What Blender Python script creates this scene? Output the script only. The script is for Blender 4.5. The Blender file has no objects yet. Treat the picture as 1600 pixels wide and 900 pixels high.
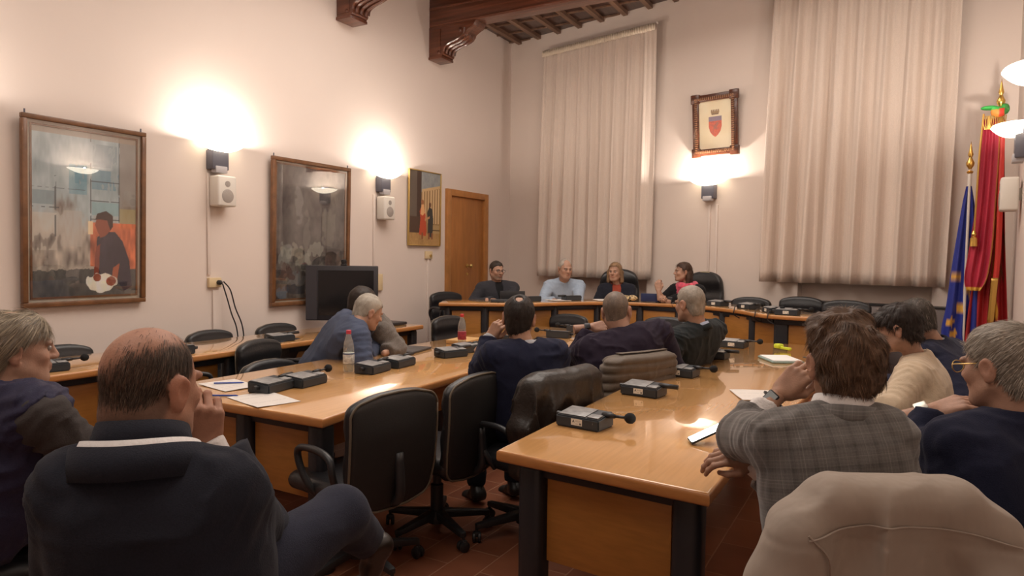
import bpy, bmesh, math, random
import numpy as np
from mathutils import Vector, Matrix

# ------------------------------------------------------------------ camera, world, exposure
SC = bpy.context.scene
COL = SC.collection
FPX, CAM_H = 1060.0, 1.46
YAW, PITCH, ROLL = math.radians(29.5), math.radians(2.64), math.radians(0.655)
_fh = np.array([-math.sin(YAW), math.cos(YAW), 0.0]); _rh = np.array([math.cos(YAW), math.sin(YAW), 0.0]); _zz = np.array([0, 0, 1.0])
CF = _fh * math.cos(PITCH) - _zz * math.sin(PITCH)
_u0 = _zz * math.cos(PITCH) + _fh * math.sin(PITCH)
CR = _rh * math.cos(ROLL) + _u0 * math.sin(ROLL)
CU = _u0 * math.cos(ROLL) - _rh * math.sin(ROLL)
CO = np.array([0.0, 0.0, CAM_H])
cam_d = bpy.data.cameras.new('camera'); cam = bpy.data.objects.new('camera', cam_d); COL.objects.link(cam)
cam_d.sensor_width = 36.0; cam_d.lens = FPX / 1600 * 36; cam_d.clip_start = 0.05; cam_d.clip_end = 60
cam.matrix_world = Matrix(((CR[0], CU[0], -CF[0], 0), (CR[1], CU[1], -CF[1], 0), (CR[2], CU[2], -CF[2], CAM_H), (0, 0, 0, 1)))
SC.camera = cam
def at(px, py, dep):
    """photograph pixel and distance along the camera axis -> world point"""
    return CO + dep * (CF + (px - 800) / FPX * CR - (py - 450) / FPX * CU)

SC.view_settings.view_transform = 'Standard'; SC.view_settings.look = 'None'
SC.view_settings.gamma = 1.0; SC.view_settings.use_curve_mapping = False
SC.view_settings.exposure = 0.21
LAMP_W = 49.0          # power of each uplighter's halogen
BOWL_E = 5.0           # glow of the frosted glass bowls
LAMP_C = (1.0, 0.885, 0.79)
FILL_W = 106.0          # base power of the added, unseen fill lights under the ceiling
world = bpy.data.worlds.new('world'); SC.world = world; world.use_nodes = True
world.node_tree.nodes['Background'].inputs[0].default_value = (0.9, 0.75, 0.6, 1)
world.node_tree.nodes['Background'].inputs[1].default_value = 0.02

def area_light(name, loc, size, power, col=LAMP_C, rot=(0, 0, 0)):
    d = bpy.data.lights.new(name, 'AREA'); d.shape = 'DISK'; d.size = size; d.energy = power; d.color = col
    o = bpy.data.objects.new(name, d); COL.objects.link(o); o.location = loc; o.rotation_euler = rot
    return o
area_light('fill_light', (-2.3, 5.0, 4.6), 4.2, FILL_W * 1.9)  # added soft fill without a fitting; the uplighters alone leave the room dim
area_light('fill_light', (-2.3, 0.4, 4.6), 3.6, FILL_W * 0.75)  # second added fill disk, nearer the camera, also without a fitting

rng = np.random.default_rng(7); random.seed(7)

# ------------------------------------------------------------------ materials
MATS = {}
def mat(name, col=(0.5, 0.5, 0.5), rough=0.5, metal=0.0, coat=0.0, emis=None, estr=0.0, spec=0.5,
        noise=None, bump=None, attr=None, sheen=0.0):
    """noise=(scale, amount[, stretch]); bump=(scale, strength[, stretch]); attr=colour attribute name"""
    if name in MATS: return MATS[name]
    m = bpy.data.materials.new(name); m.use_nodes = True; nt = m.node_tree; b = nt.nodes['Principled BSDF']
    b.inputs['Base Color'].default_value = (*col, 1); b.inputs['Roughness'].default_value = rough
    b.inputs['Metallic'].default_value = metal; b.inputs['Specular IOR Level'].default_value = spec
    b.inputs['Coat Weight'].default_value = coat; b.inputs['Coat Roughness'].default_value = 0.035
    if sheen: b.inputs['Sheen Weight'].default_value = sheen
    if emis: b.inputs['Emission Color'].default_value = (*emis, 1); b.inputs['Emission Strength'].default_value = estr
    tc = nt.nodes.new('ShaderNodeTexCoord')
    def nz(scale, stretch, detail=3):
        mp = nt.nodes.new('ShaderNodeMapping'); mp.inputs['Scale'].default_value = stretch
        nt.links.new(tc.outputs['Object'], mp.inputs['Vector'])
        n = nt.nodes.new('ShaderNodeTexNoise'); n.inputs['Scale'].default_value = scale; n.inputs['Detail'].default_value = detail
        nt.links.new(mp.outputs['Vector'], n.inputs['Vector']); return n
    src = None
    if attr:
        a = nt.nodes.new('ShaderNodeAttribute'); a.attribute_name = attr; src = a.outputs['Color']
        nt.links.new(src, b.inputs['Base Color'])
    if noise:
        n = nz(noise[0], noise[2] if len(noise) > 2 else (1, 1, 1))
        mr = nt.nodes.new('ShaderNodeMapRange'); mr.inputs['From Min'].default_value = 0.3; mr.inputs['From Max'].default_value = 0.7
        mr.inputs['To Min'].default_value = 1 - noise[1]; mr.inputs['To Max'].default_value = 1 + noise[1]
        nt.links.new(n.outputs['Fac'], mr.inputs['Value'])
        vm = nt.nodes.new('ShaderNodeVectorMath'); vm.operation = 'SCALE'
        if src: nt.links.new(src, vm.inputs[0])
        else: vm.inputs[0].default_value = col
        nt.links.new(mr.outputs['Result'], vm.inputs['Scale']); nt.links.new(vm.outputs['Vector'], b.inputs['Base Color'])
    if bump:
        n = nz(bump[0], bump[2] if len(bump) > 2 else (1, 1, 1))
        bp = nt.nodes.new('ShaderNodeBump'); bp.inputs['Strength'].default_value = bump[1]; bp.inputs['Distance'].default_value = 0.01
        nt.links.new(n.outputs['Fac'], bp.inputs['Height']); nt.links.new(bp.outputs['Normal'], b.inputs['Normal'])
    MATS[name] = m; return m

def glass_mat(name, tint=(1, 1, 1), ior=1.45, gloss=1.0, rough=0.0, milk=0.0):
    if name in MATS: return MATS[name]
    m = bpy.data.materials.new(name); m.use_nodes = True; nt = m.node_tree; nt.nodes.clear()
    out = nt.nodes.new('ShaderNodeOutputMaterial'); mx = nt.nodes.new('ShaderNodeMixShader')
    lw = nt.nodes.new('ShaderNodeLayerWeight'); lw.inputs['Blend'].default_value = .5
    pw = nt.nodes.new('ShaderNodeMath'); pw.operation = 'POWER'; pw.inputs[1].default_value = 4.0; nt.links.new(lw.outputs['Facing'], pw.inputs[0])
    fr = nt.nodes.new('ShaderNodeMath'); fr.operation = 'MULTIPLY_ADD'; fr.inputs[1].default_value = 0.8; fr.inputs[2].default_value = ((ior - 1) / (ior + 1)) ** 2 * 1.6; nt.links.new(pw.outputs[0], fr.inputs[0])
    t = nt.nodes.new('ShaderNodeBsdfTransparent'); t.inputs[0].default_value = (*tint, 1)
    g = nt.nodes.new('ShaderNodeBsdfGlossy'); g.inputs[0].default_value = (gloss, gloss, gloss, 1); g.inputs['Roughness'].default_value = rough
    nt.links.new(fr.outputs[0], mx.inputs[0]); nt.links.new(t.outputs[0], mx.inputs[1]); nt.links.new(g.outputs[0], mx.inputs[2])
    if milk:
        df = nt.nodes.new('ShaderNodeBsdfDiffuse'); df.inputs[0].default_value = (.85, .83, .78, 1); m2 = nt.nodes.new('ShaderNodeMixShader'); m2.inputs[0].default_value = milk
        nt.links.new(mx.outputs[0], m2.inputs[1]); nt.links.new(df.outputs[0], m2.inputs[2]); nt.links.new(m2.outputs[0], out.inputs[0])
    else: nt.links.new(mx.outputs[0], out.inputs[0])
    MATS[name] = m; return m

def floor_mat():
    m = bpy.data.materials.new('terracotta_tiles'); m.use_nodes = True; nt = m.node_tree; b = nt.nodes['Principled BSDF']
    tc = nt.nodes.new('ShaderNodeTexCoord'); mp = nt.nodes.new('ShaderNodeMapping'); mp.inputs['Rotation'].default_value = (0, 0, math.pi / 2)
    mp.inputs['Location'].default_value = (0.02, 0.03, 0)
    nt.links.new(tc.outputs['Object'], mp.inputs['Vector'])
    br = nt.nodes.new('ShaderNodeTexBrick'); nt.links.new(mp.outputs['Vector'], br.inputs['Vector'])
    br.inputs['Scale'].default_value = 1; br.inputs['Brick Width'].default_value = 0.37; br.inputs['Row Height'].default_value = 0.178
    br.inputs['Mortar Size'].default_value = 0.0035; br.inputs['Mortar Smooth'].default_value = 0.2; br.inputs['Bias'].default_value = 0
    br.inputs['Color1'].default_value = (0.25, 0.085, 0.040, 1); br.inputs['Color2'].default_value = (0.18, 0.060, 0.031, 1)
    br.inputs['Mortar'].default_value = (0.34, 0.17, 0.10, 1)
    n = nt.nodes.new('ShaderNodeTexNoise'); n.inputs['Scale'].default_value = 5; n.inputs['Detail'].default_value = 6
    nt.links.new(tc.outputs['Object'], n.inputs['Vector'])
    mr = nt.nodes.new('ShaderNodeMapRange'); mr.inputs['To Min'].default_value = 0.7; mr.inputs['To Max'].default_value = 1.3
    nt.links.new(n.outputs['Fac'], mr.inputs['Value'])
    vm = nt.nodes.new('ShaderNodeVectorMath'); vm.operation = 'SCALE'
    nt.links.new(br.outputs['Color'], vm.inputs[0]); nt.links.new(mr.outputs['Result'], vm.inputs['Scale'])
    nt.links.new(vm.outputs['Vector'], b.inputs['Base Color']); b.inputs['Roughness'].default_value = 0.38
    bp = nt.nodes.new('ShaderNodeBump'); bp.inputs['Strength'].default_value = 0.35; bp.inputs['Distance'].default_value = 0.004; bp.invert = True
    nt.links.new(br.outputs['Fac'], bp.inputs['Height']); nt.links.new(bp.outputs['Normal'], b.inputs['Normal'])
    return m

def plaid_mat():
    """grey glen-check wool: fine light and dark lines crossing"""
    m = bpy.data.materials.new('plaid_wool'); m.use_nodes = True; nt = m.node_tree; b = nt.nodes['Principled BSDF']
    uv = nt.nodes.new('ShaderNodeAttribute'); uv.attribute_name = 'Cloth'
    sp = nt.nodes.new('ShaderNodeSeparateXYZ'); nt.links.new(uv.outputs['Vector'], sp.inputs[0])
    def mth(op, a, bb=None, c=None):
        n = nt.nodes.new('ShaderNodeMath'); n.operation = op
        for i, v in enumerate((a, bb, c)):
            if v is None: continue
            if isinstance(v, (int, float)): n.inputs[i].default_value = v
            else: nt.links.new(v, n.inputs[i])
        return n.outputs[0]
    def lines(c, per, wid, off=0.0):
        f = mth('FRACT', mth('ADD', mth('MULTIPLY', c, 1 / per), off))
        return mth('LESS_THAN', mth('ABSOLUTE', mth('SUBTRACT', f, 0.5)), wid / per / 2)
    tot = None
    for ax in (0, 2):
        c = sp.outputs[ax]
        for per, wid, off, wgt in ((0.050, 0.0022, 0.0, 0.34), (0.050, 0.0016, 0.16, 0.2), (0.050, 0.010, 0.5, -0.20), (0.0080, 0.003, 0, 0.10)):
            v = mth('MULTIPLY', lines(c, per, wid, off), wgt); tot = v if tot is None else mth('ADD', tot, v)
    n = nt.nodes.new('ShaderNodeTexNoise'); n.inputs['Scale'].default_value = 160
    tot = mth('ADD', tot, mth('MULTIPLY', n.outputs['Fac'], 0.5))
    vm = nt.nodes.new('ShaderNodeVectorMath'); vm.operation = 'SCALE'; vm.inputs[0].default_value = (0.108, 0.098, 0.092)
    nt.links.new(mth('ADD', tot, 0.78), vm.inputs['Scale']); nt.links.new(vm.outputs['Vector'], b.inputs['Base Color'])
    b.inputs['Roughness'].default_value = 0.9; b.inputs['Sheen Weight'].default_value = 0.3; b.inputs['Specular IOR Level'].default_value = 0.2
    return m

M_WALL = mat('plaster', (0.73, 0.635, 0.575), 0.85, noise=(0.7, 0.03), bump=(2.2, 0.35), spec=0.25)
M_BWALL = mat('plaster_back', (0.73, 0.63, 0.56), 0.85, noise=(0.9, 0.03), bump=(3.0, 0.3), spec=0.25)
M_FLOOR = floor_mat()
M_DWOOD = mat('dark_ceiling_wood', (0.085, 0.026, 0.012), 0.28, noise=(4, 0.45, (0.25, 6, 6)), bump=(9, 0.25, (0.3, 6, 6)), coat=0.25)
M_PLANK = mat('ceiling_planks', (0.040, 0.014, 0.008), 0.32, noise=(3, 0.5, (6, 0.3, 6)), coat=0.3)
M_JOIST = mat('joist_wood', (0.17, 0.095, 0.06), 0.5, noise=(3, 0.3, (6, 0.3, 6)))
M_TOP = mat('beech_top', (0.60, 0.318, 0.115), 0.20, noise=(5, 0.07, (14, 0.7, 3)), coat=1.0)
M_EDGE = mat('beech_edge', (0.47, 0.20, 0.06), 0.3, noise=(5, 0.1, (3, 1, 20)), coat=0.3)
M_PANEL = mat('beech_panel', (0.40, 0.172, 0.036), 0.42, noise=(4, 0.10, (2, 2, 14)))
M_LEG = mat('charcoal_metal', (0.020, 0.020, 0.024), 0.42)
M_LEATHER = mat('black_leather', (0.012, 0.012, 0.014), 0.40, bump=(60, 0.12), spec=0.55)
M_SHELL = mat('black_chair_shell', (0.012, 0.011, 0.011), 0.55, bump=(200, 0.08))
M_PIPING = mat('worn_piping', (0.13, 0.105, 0.075), 0.5)
M_PLASTIC = mat('black_plastic', (0.018, 0.018, 0.020), 0.4)
M_UNIT = mat('unit_plastic', (0.032, 0.038, 0.045), 0.42)
M_UNITTOP = mat('unit_keypad', (0.25, 0.25, 0.25), 0.35, noise=(40, 0.3))
M_FOAM = mat('foam', (0.008, 0.008, 0.009), 0.95)
M_WHITE = mat('white_plastic', (0.72, 0.68, 0.62), 0.45)
M_CREAM = mat('cream_plastic', (0.70, 0.55, 0.33), 0.5)
M_GOLD = mat('gold', (0.75, 0.48, 0.13), 0.28, metal=1.0)
M_BRASS = mat('brass', (0.6, 0.42, 0.15), 0.35, metal=0.8)
M_PAPER = mat('paper', (0.80, 0.78, 0.76), 0.7)
M_VCOL = mat('painted', rough=0.55, attr='Col')
M_VCOLG = mat('printed', rough=0.6, attr='Col')
M_CURT = mat('curtain_linen', (0.70, 0.595, 0.515), 0.9, noise=(120, 0.05, (1, 1, 1)), sheen=0.15, spec=0.15)
M_FRAME = mat('picture_wood', (0.17, 0.075, 0.030), 0.35, noise=(12, 0.25, (1, 1, 1)), coat=0.2)
M_MATB = mat('picture_mount', (0.52, 0.47, 0.38), 0.7)
M_GLASS = glass_mat('picture_glass', ior=1.5)
M_DOOR = mat('door_veneer', (0.36, 0.145, 0.038), 0.42, noise=(5, 0.13, (3, 3, 0.5)))
M_DOORF = mat('door_frame_wood', (0.42, 0.18, 0.05), 0.42, noise=(8, 0.12))
M_SCREEN = mat('screen_black', (0.010, 0.010, 0.012), 0.12)
M_BEZEL = mat('screen_bezel', (0.030, 0.028, 0.033), 0.45)
M_BOWL = mat('frosted_bowl', (0.9, 0.85, 0.75), 0.4, emis=(1.0, 0.86, 0.66), estr=BOWL_E)
M_SCON = mat('sconce_metal', (0.10, 0.10, 0.13), 0.45)
M_SCONL = mat('sconce_foot', (0.42, 0.40, 0.42), 0.4)

# ------------------------------------------------------------------ mesh helpers
def me_from(name, V, Fc, m=None, smooth=False, mats=None, midx=None):
    me = bpy.data.meshes.new(name)
    V = np.asarray(V, float); me.from_pydata(V.tolist(), [], [list(map(int, f)) for f in Fc] if not isinstance(Fc, np.ndarray) else Fc.tolist())
    if mats: [me.materials.append(x) for x in mats]
    elif m: me.materials.append(m)
    if midx is not None: me.polygons.foreach_set('material_index', np.asarray(midx, np.int32))
    if smooth: me.polygons.foreach_set('use_smooth', np.ones(len(me.polygons), bool))
    me.update(); return me
def link(name, me, parent=None, loc=None, rz=None):
    o = bpy.data.objects.new(name, me); COL.objects.link(o)
    if parent: o.parent = parent
    if loc is not None: o.location = loc
    if rz is not None: o.rotation_euler = (0, 0, rz)
    return o
def setcol(me, C, name='Col'):
    a = me.color_attributes.new(name, 'FLOAT_COLOR', 'POINT')
    C = np.asarray(C, float); C = np.hstack([C, np.ones((len(C), 1))]).astype(np.float32); a.data.foreach_set('color', C.ravel())
def tag(o, label, cat, group=None, kind=None):
    o['label'] = label; o['category'] = cat
    if group: o['group'] = group
    if kind: o['kind'] = kind
    return o
def empty(name, loc=(0, 0, 0), rz=0.0):
    o = bpy.data.objects.new(name, None); COL.objects.link(o); o.location = loc; o.rotation_euler = (0, 0, rz); o.empty_display_size = 0.1; return o
class MB:
    """collects solids into ONE mesh"""
    def __init__(s): s.bm = bmesh.new(); s.mi = 0
    def _fin(s, vs, bev, M=None, seg=2):
        if M is not None: bmesh.ops.transform(s.bm, matrix=M, verts=vs)
        fs = set(f for v in vs for f in v.link_faces)
        for f in fs: f.material_index = s.mi
        if bev:
            es = list(set(e for v in vs for e in v.link_edges))
            r = bmesh.ops.bevel(s.bm, geom=es, offset=bev, segments=seg, affect='EDGES', profile=0.5)
            for f in r['faces']: f.material_index = s.mi
    def box(s, x0, x1, y0, y1, z0, z1, bev=0.0, M=None, seg=2):
        vs = [s.bm.verts.new(p) for p in ((x0, y0, z0), (x1, y0, z0), (x1, y1, z0), (x0, y1, z0), (x0, y0, z1), (x1, y0, z1), (x1, y1, z1), (x0, y1, z1))]
        for q in ((0, 3, 2, 1), (4, 5, 6, 7), (0, 1, 5, 4), (1, 2, 6, 5), (2, 3, 7, 6), (3, 0, 4, 7)): s.bm.faces.new([vs[i] for i in q])
        s._fin(vs, bev, M, seg); return s
    def prism(s, pts, z0, z1, bev=0.0, M=None, seg=2):
        n = len(pts); a = [s.bm.verts.new((p[0], p[1], z0)) for p in pts]; b = [s.bm.verts.new((p[0], p[1], z1)) for p in pts]
        s.bm.faces.new(a[::-1]); s.bm.faces.new(b)
        for i in range(n): s.bm.faces.new((a[i], a[(i + 1) % n], b[(i + 1) % n], b[i]))
        s._fin(a + b, bev, M, seg); return s
    def lathe(s, prof, n=20, M=None):
        rings = []
        for r, z in prof: rings.append([s.bm.verts.new((r * math.cos(2 * math.pi * k / n), r * math.sin(2 * math.pi * k / n), z)) for k in range(n)] if r > 1e-6 else [s.bm.verts.new((0, 0, z))])
        for A, B in zip(rings, rings[1:]):
            if len(A) == 1 and len(B) == 1: continue
            for k in range(n):
                k2 = (k + 1) % n
                if len(A) == 1: s.bm.faces.new((A[0], B[k2], B[k])) if True else None
                elif len(B) == 1: s.bm.faces.new((A[k], A[k2], B[0]))
                else: s.bm.faces.new((A[k], A[k2], B[k2], B[k]))
        if len(rings[0]) > 1: s.bm.faces.new(rings[0][::-1])
        if len(rings[-1]) > 1: s.bm.faces.new(rings[-1])
        s._fin([v for R in rings for v in R], 0, M); return s
    def tube(s, pts, r, n=8):
        P = [Vector(p) for p in pts]; rr = r if hasattr(r, '__len__') else [r] * len(P); rings = []; up = None
        for i, p in enumerate(P):
            t = (P[min(i + 1, len(P) - 1)] - P[max(i - 1, 0)]).normalized()
            if up is None: up = t.orthogonal().normalized()
            a = (up - t * up.dot(t)).normalized(); up = a; b = t.cross(a)
            rings.append([s.bm.verts.new(p + (a * math.cos(2 * math.pi * k / n) + b * math.sin(2 * math.pi * k / n)) * rr[i]) for k in range(n)])
        for A, B in zip(rings, rings[1:]):
            for k in range(n): s.bm.faces.new((A[k], A[(k + 1) % n], B[(k + 1) % n], B[k]))
        s.bm.faces.new(rings[0][::-1]); s.bm.faces.new(rings[-1]); s._fin([v for R in rings for v in R], 0); return s
    def mesh(s, name, m, smooth=False, angle=None):
        bmesh.ops.recalc_face_normals(s.bm, faces=s.bm.faces[:])
        me = bpy.data.meshes.new(name); s.bm.to_mesh(me); s.bm.free()
        for x in (m if isinstance(m, (list, tuple)) else [m]): me.materials.append(x)
        if smooth: me.polygons.foreach_set('use_smooth', np.ones(len(me.polygons), bool))
        if angle: 
            me.polygons.foreach_set('use_smooth', np.ones(len(me.polygons), bool)); me.set_sharp_from_angle(angle=math.radians(angle))
        me.update(); return me
    def build(s, name, m, parent=None, loc=None, rz=None, smooth=False, angle=35):
        return link(name, s.mesh(name, m, smooth, angle), parent, loc, rz)
def spline(pts, n=8):
    """Catmull-Rom through pts"""
    P = np.asarray(pts, float); P = np.vstack([2 * P[0] - P[1], P, 2 * P[-1] - P[-2]]); out = []
    for i in range(1, len(P) - 2):
        for t in np.linspace(0, 1, n, endpoint=False):
            out.append(0.5 * ((2 * P[i]) + (-P[i - 1] + P[i + 1]) * t + (2 * P[i - 1] - 5 * P[i] + 4 * P[i + 1] - P[i + 2]) * t * t + (-P[i - 1] + 3 * P[i] - 3 * P[i + 1] + P[i + 2]) * t ** 3))
    out.append(P[-2]); return np.array(out)
def copy_tree(o, parent=None):
    c = o.copy(); COL.objects.link(c)
    if parent: c.parent = parent
    for ch in list(o.children): copy_tree(ch, c)
    return c

# value noise in numpy, for cloth folds, hair and painted canvases
_LAT = rng.random((32, 32, 32)).astype(np.float32)
def vnoise(P, scale=1.0, off=0.0):
    Q = np.asarray(P, np.float32) * scale + off; I = np.floor(Q).astype(int); Fq = Q - I; Fq = Fq * Fq * (3 - 2 * Fq)
    r = 0
    for dx in (0, 1):
        for dy in (0, 1):
            for dz in (0, 1):
                w = (Fq[..., 0] if dx else 1 - Fq[..., 0]) * (Fq[..., 1] if dy else 1 - Fq[..., 1]) * (Fq[..., 2] if dz else 1 - Fq[..., 2])
                r = r + w * _LAT[(I[..., 0] + dx) % 32, (I[..., 1] + dy) % 32, (I[..., 2] + dz) % 32]
    return r

# ------------------------------------------------------------------ signed distance modelling (numpy) + surface nets
class SDF:
    def __init__(s, lo, hi, h):
        s.lo = np.asarray(lo, float); s.h = h; s.n = np.maximum(np.ceil((np.asarray(hi, float) - s.lo) / h).astype(int) + 1, 4)
        s.f = np.full(s.n, 9.0, np.float32); s.ax = [s.lo[i] + h * np.arange(s.n[i]) for i in range(3)]
    def _sub(s, lo, hi):
        a = np.clip(np.floor((lo - s.lo) / s.h).astype(int), 0, s.n - 1); b = np.clip(np.ceil((hi - s.lo) / s.h).astype(int) + 1, 1, s.n)
        if np.any(b <= a): return None, None
        sl = tuple(slice(a[i], b[i]) for i in range(3))
        X = np.stack(np.meshgrid(s.ax[0][sl[0]], s.ax[1][sl[1]], s.ax[2][sl[2]], indexing='ij'), -1).astype(np.float32)
        return sl, X
    def _mix(s, sl, d, k, op):
        f = s.f[sl]
        if op == 'sub': d = -d; hh = np.clip(0.5 + 0.5 * (f - d) / k, 0, 1) if k else None; s.f[sl] = np.maximum(f, d) if not k else (d * (1 - hh) + f * hh + k * hh * (1 - hh)); return
        if k:
            hh = np.clip(0.5 + 0.5 * (f - d) / k, 0, 1); s.f[sl] = f * (1 - hh) + d * hh - k * hh * (1 - hh)
        else: s.f[sl] = np.minimum(f, d)
    def cap(s, a, b, ra, rb=None, k=0.01, op='add'):
        a = np.asarray(a, float); b = np.asarray(b, float); rb = ra if rb is None else rb; m = max(ra, rb) + k + 3 * s.h
        sl, X = s._sub(np.minimum(a, b) - m, np.maximum(a, b) + m)
        if sl is None: return s
        ba = b - a; L = max(ba @ ba, 1e-12); t = np.clip(((X - a) @ ba) / L, 0, 1)
        d = np.linalg.norm(X - (a + t[..., None] * ba), axis=-1) - (ra + (rb - ra) * t); s._mix(sl, d.astype(np.float32), k, op); return s
    def ell(s, c, r, R=None, k=0.01, op='add'):
        c = np.asarray(c, float); r = np.asarray(r, float); m = r.max() + k + 3 * s.h; sl, X = s._sub(c - m, c + m)
        if sl is None: return s
        Q = X - c
        if R is not None: Q = Q @ np.asarray(R)
        k0 = np.linalg.norm(Q / r, axis=-1); k1 = np.linalg.norm(Q / (r * r), axis=-1) + 1e-9
        s._mix(sl, (k0 * (k0 - 1) / k1).astype(np.float32), k, op); return s
    def rbox(s, c, half, rad, R=None, k=0.0, op='add'):
        c = np.asarray(c, float); half = np.asarray(half, float); m = np.linalg.norm(half) + k + 3 * s.h; sl, X = s._sub(c - m, c + m)
        if sl is None: return s
        Q = X - c
        if R is not None: Q = Q @ np.asarray(R)
        q = np.abs(Q) - (half - rad); d = np.linalg.norm(np.maximum(q, 0), axis=-1) + np.minimum(q.max(-1), 0) - rad
        s._mix(sl, d.astype(np.float32), k, op); return s
    def cut(s, c, n, R):
        """remove what lies beyond the plane (c, n) inside radius R"""
        c = np.asarray(c, float); n = np.asarray(n, float) / np.linalg.norm(n); sl, X = s._sub(c - R, c + R)
        if sl is None: return s
        Q = X - c; d = Q @ n; ins = np.linalg.norm(Q, axis=-1) < R; s.f[sl] = np.where(ins, np.maximum(s.f[sl], d), s.f[sl]); return s
    def warp(s, fn):
        """add fn(points) to the field near the surface"""
        m = np.abs(s.f) < 0.06; I = np.argwhere(m); P = s.lo + I * s.h; s.f[m] += fn(P).astype(np.float32); return s
    def surf(s):
        f = s.f; f[0] = f[-1] = 1; f[:, 0] = f[:, -1] = 1; f[:, :, 0] = f[:, :, -1] = 1
        sg = f < 0; c = sg[:-1, :-1, :-1]; anyin = np.zeros(c.shape, bool); allin = np.ones(c.shape, bool)
        sh = f.shape
        def cor(A, d): return A[d[0]:sh[0] - 1 + d[0], d[1]:sh[1] - 1 + d[1], d[2]:sh[2] - 1 + d[2]]
        cs = [(i, j, k) for i in (0, 1) for j in (0, 1) for k in (0, 1)]
        for d in cs: v = cor(sg, d); anyin |= v; allin &= v
        act = anyin & ~allin; I = np.argwhere(act)
        if len(I) == 0: return np.zeros((0, 3)), np.zeros((0, 4), int)
        idx = -np.ones(c.shape, int); idx[act] = np.arange(len(I)); acc = np.zeros((len(I), 3)); cnt = np.zeros(len(I))
        for d in cs:
            for a in range(3):
                if d[a] == 1: continue
                e = list(d); e[a] = 1; f0 = f[I[:, 0] + d[0], I[:, 1] + d[1], I[:, 2] + d[2]]; f1 = f[I[:, 0] + e[0], I[:, 1] + e[1], I[:, 2] + e[2]]
                x = (f0 < 0) != (f1 < 0); t = np.where(x, f0 / np.where(x, f0 - f1, 1), 0); p = np.tile(np.array(d, float), (len(I), 1)); p[:, a] = t
                acc[x] += p[x]; cnt += x
        V = s.lo + (I + acc / cnt[:, None]) * s.h; Q = []
        for a in range(3):
            b, cc = [(1, 2), (2, 0), (0, 1)][a]
            s0 = [slice(1, -1)] * 3; s1 = [slice(1, -1)] * 3; s0[a] = slice(0, -1); s1[a] = slice(1, None)
            A = sg[tuple(s0)]; B = sg[tuple(s1)]
            for flip, msk in ((0, A & ~B), (1, ~A & B)):
                J = np.argwhere(msk)
                if not len(J): continue
                o = np.ones(3, int); o[a] = 0; J = J + o; eb = np.zeros(3, int); eb[b] = 1; ec = np.zeros(3, int); ec[cc] = 1
                g = lambda K: idx[K[:, 0], K[:, 1], K[:, 2]]
                q = np.stack([g(J - eb - ec), g(J - ec), g(J), g(J - eb)], 1); Q.append(q[:, ::-1] if flip else q)
        return V, np.vstack(Q)
def relax(V, Fq, n=1, lam=0.5):
    E = np.vstack([Fq[:, [0, 1]], Fq[:, [1, 2]], Fq[:, [2, 3]], Fq[:, [3, 0]]])
    for _ in range(n):
        S = np.zeros_like(V); C = np.zeros(len(V)); np.add.at(S, E[:, 0], V[E[:, 1]]); np.add.at(S, E[:, 1], V[E[:, 0]]); np.add.at(C, E[:, 0], 1); np.add.at(C, E[:, 1], 1)
        V = V * (1 - lam) + lam * S / C[:, None]
    return V

# ================================================================== THE ROOM
WX, CORN = -5.5, np.array([-5.5, 9.62, 0.0])
BE = np.array([0.9737, -0.2278, 0.0]); BN = np.array([-0.2278, -0.9737, 0.0]); BRZ = math.atan2(BE[1], BE[0])
def bw(x, z=0.0, off=0.0):
    """point on the back wall at world x"""
    return CORN + BE * ((x - CORN[0]) / BE[0]) + BN * off + np.array([0, 0, z])
RW0 = np.array([0.69, 4.3, 0]); RD = np.array([0.073, 1.0, 0]) / math.hypot(0.073, 1)
def rw(y, z=0.0, off=0.0):
    p = RW0 + RD * ((y - 4.3) / RD[1]); return np.array([p[0] - off * RD[1], p[1] + off * RD[0], z])
RRZ = -math.pi / 2 - math.atan(0.073)
CEIL = 4.83
def struct(o): o['kind'] = 'structure'; return o
struct(MB().box(-5.8, 1.6, -3.3, 10.2, -0.2, 0).build('floor', M_FLOOR))
struct(MB().box(-5.8, -5.5, -3.3, 10.2, 0, 5.3).build('wall_left', M_WALL))
struct(MB().box(-5.8, 1.6, -3.3, -3.0, 0, 5.3).build('wall_rear', M_WALL))
a, b = rw(-3.3), rw(8.9)
struct(MB().prism([(a[0], a[1]), (a[0] + .4, a[1]), (b[0] + .4, b[1]), (b[0], b[1])], 0, 5.3).build('wall_right', M_WALL))
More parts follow.
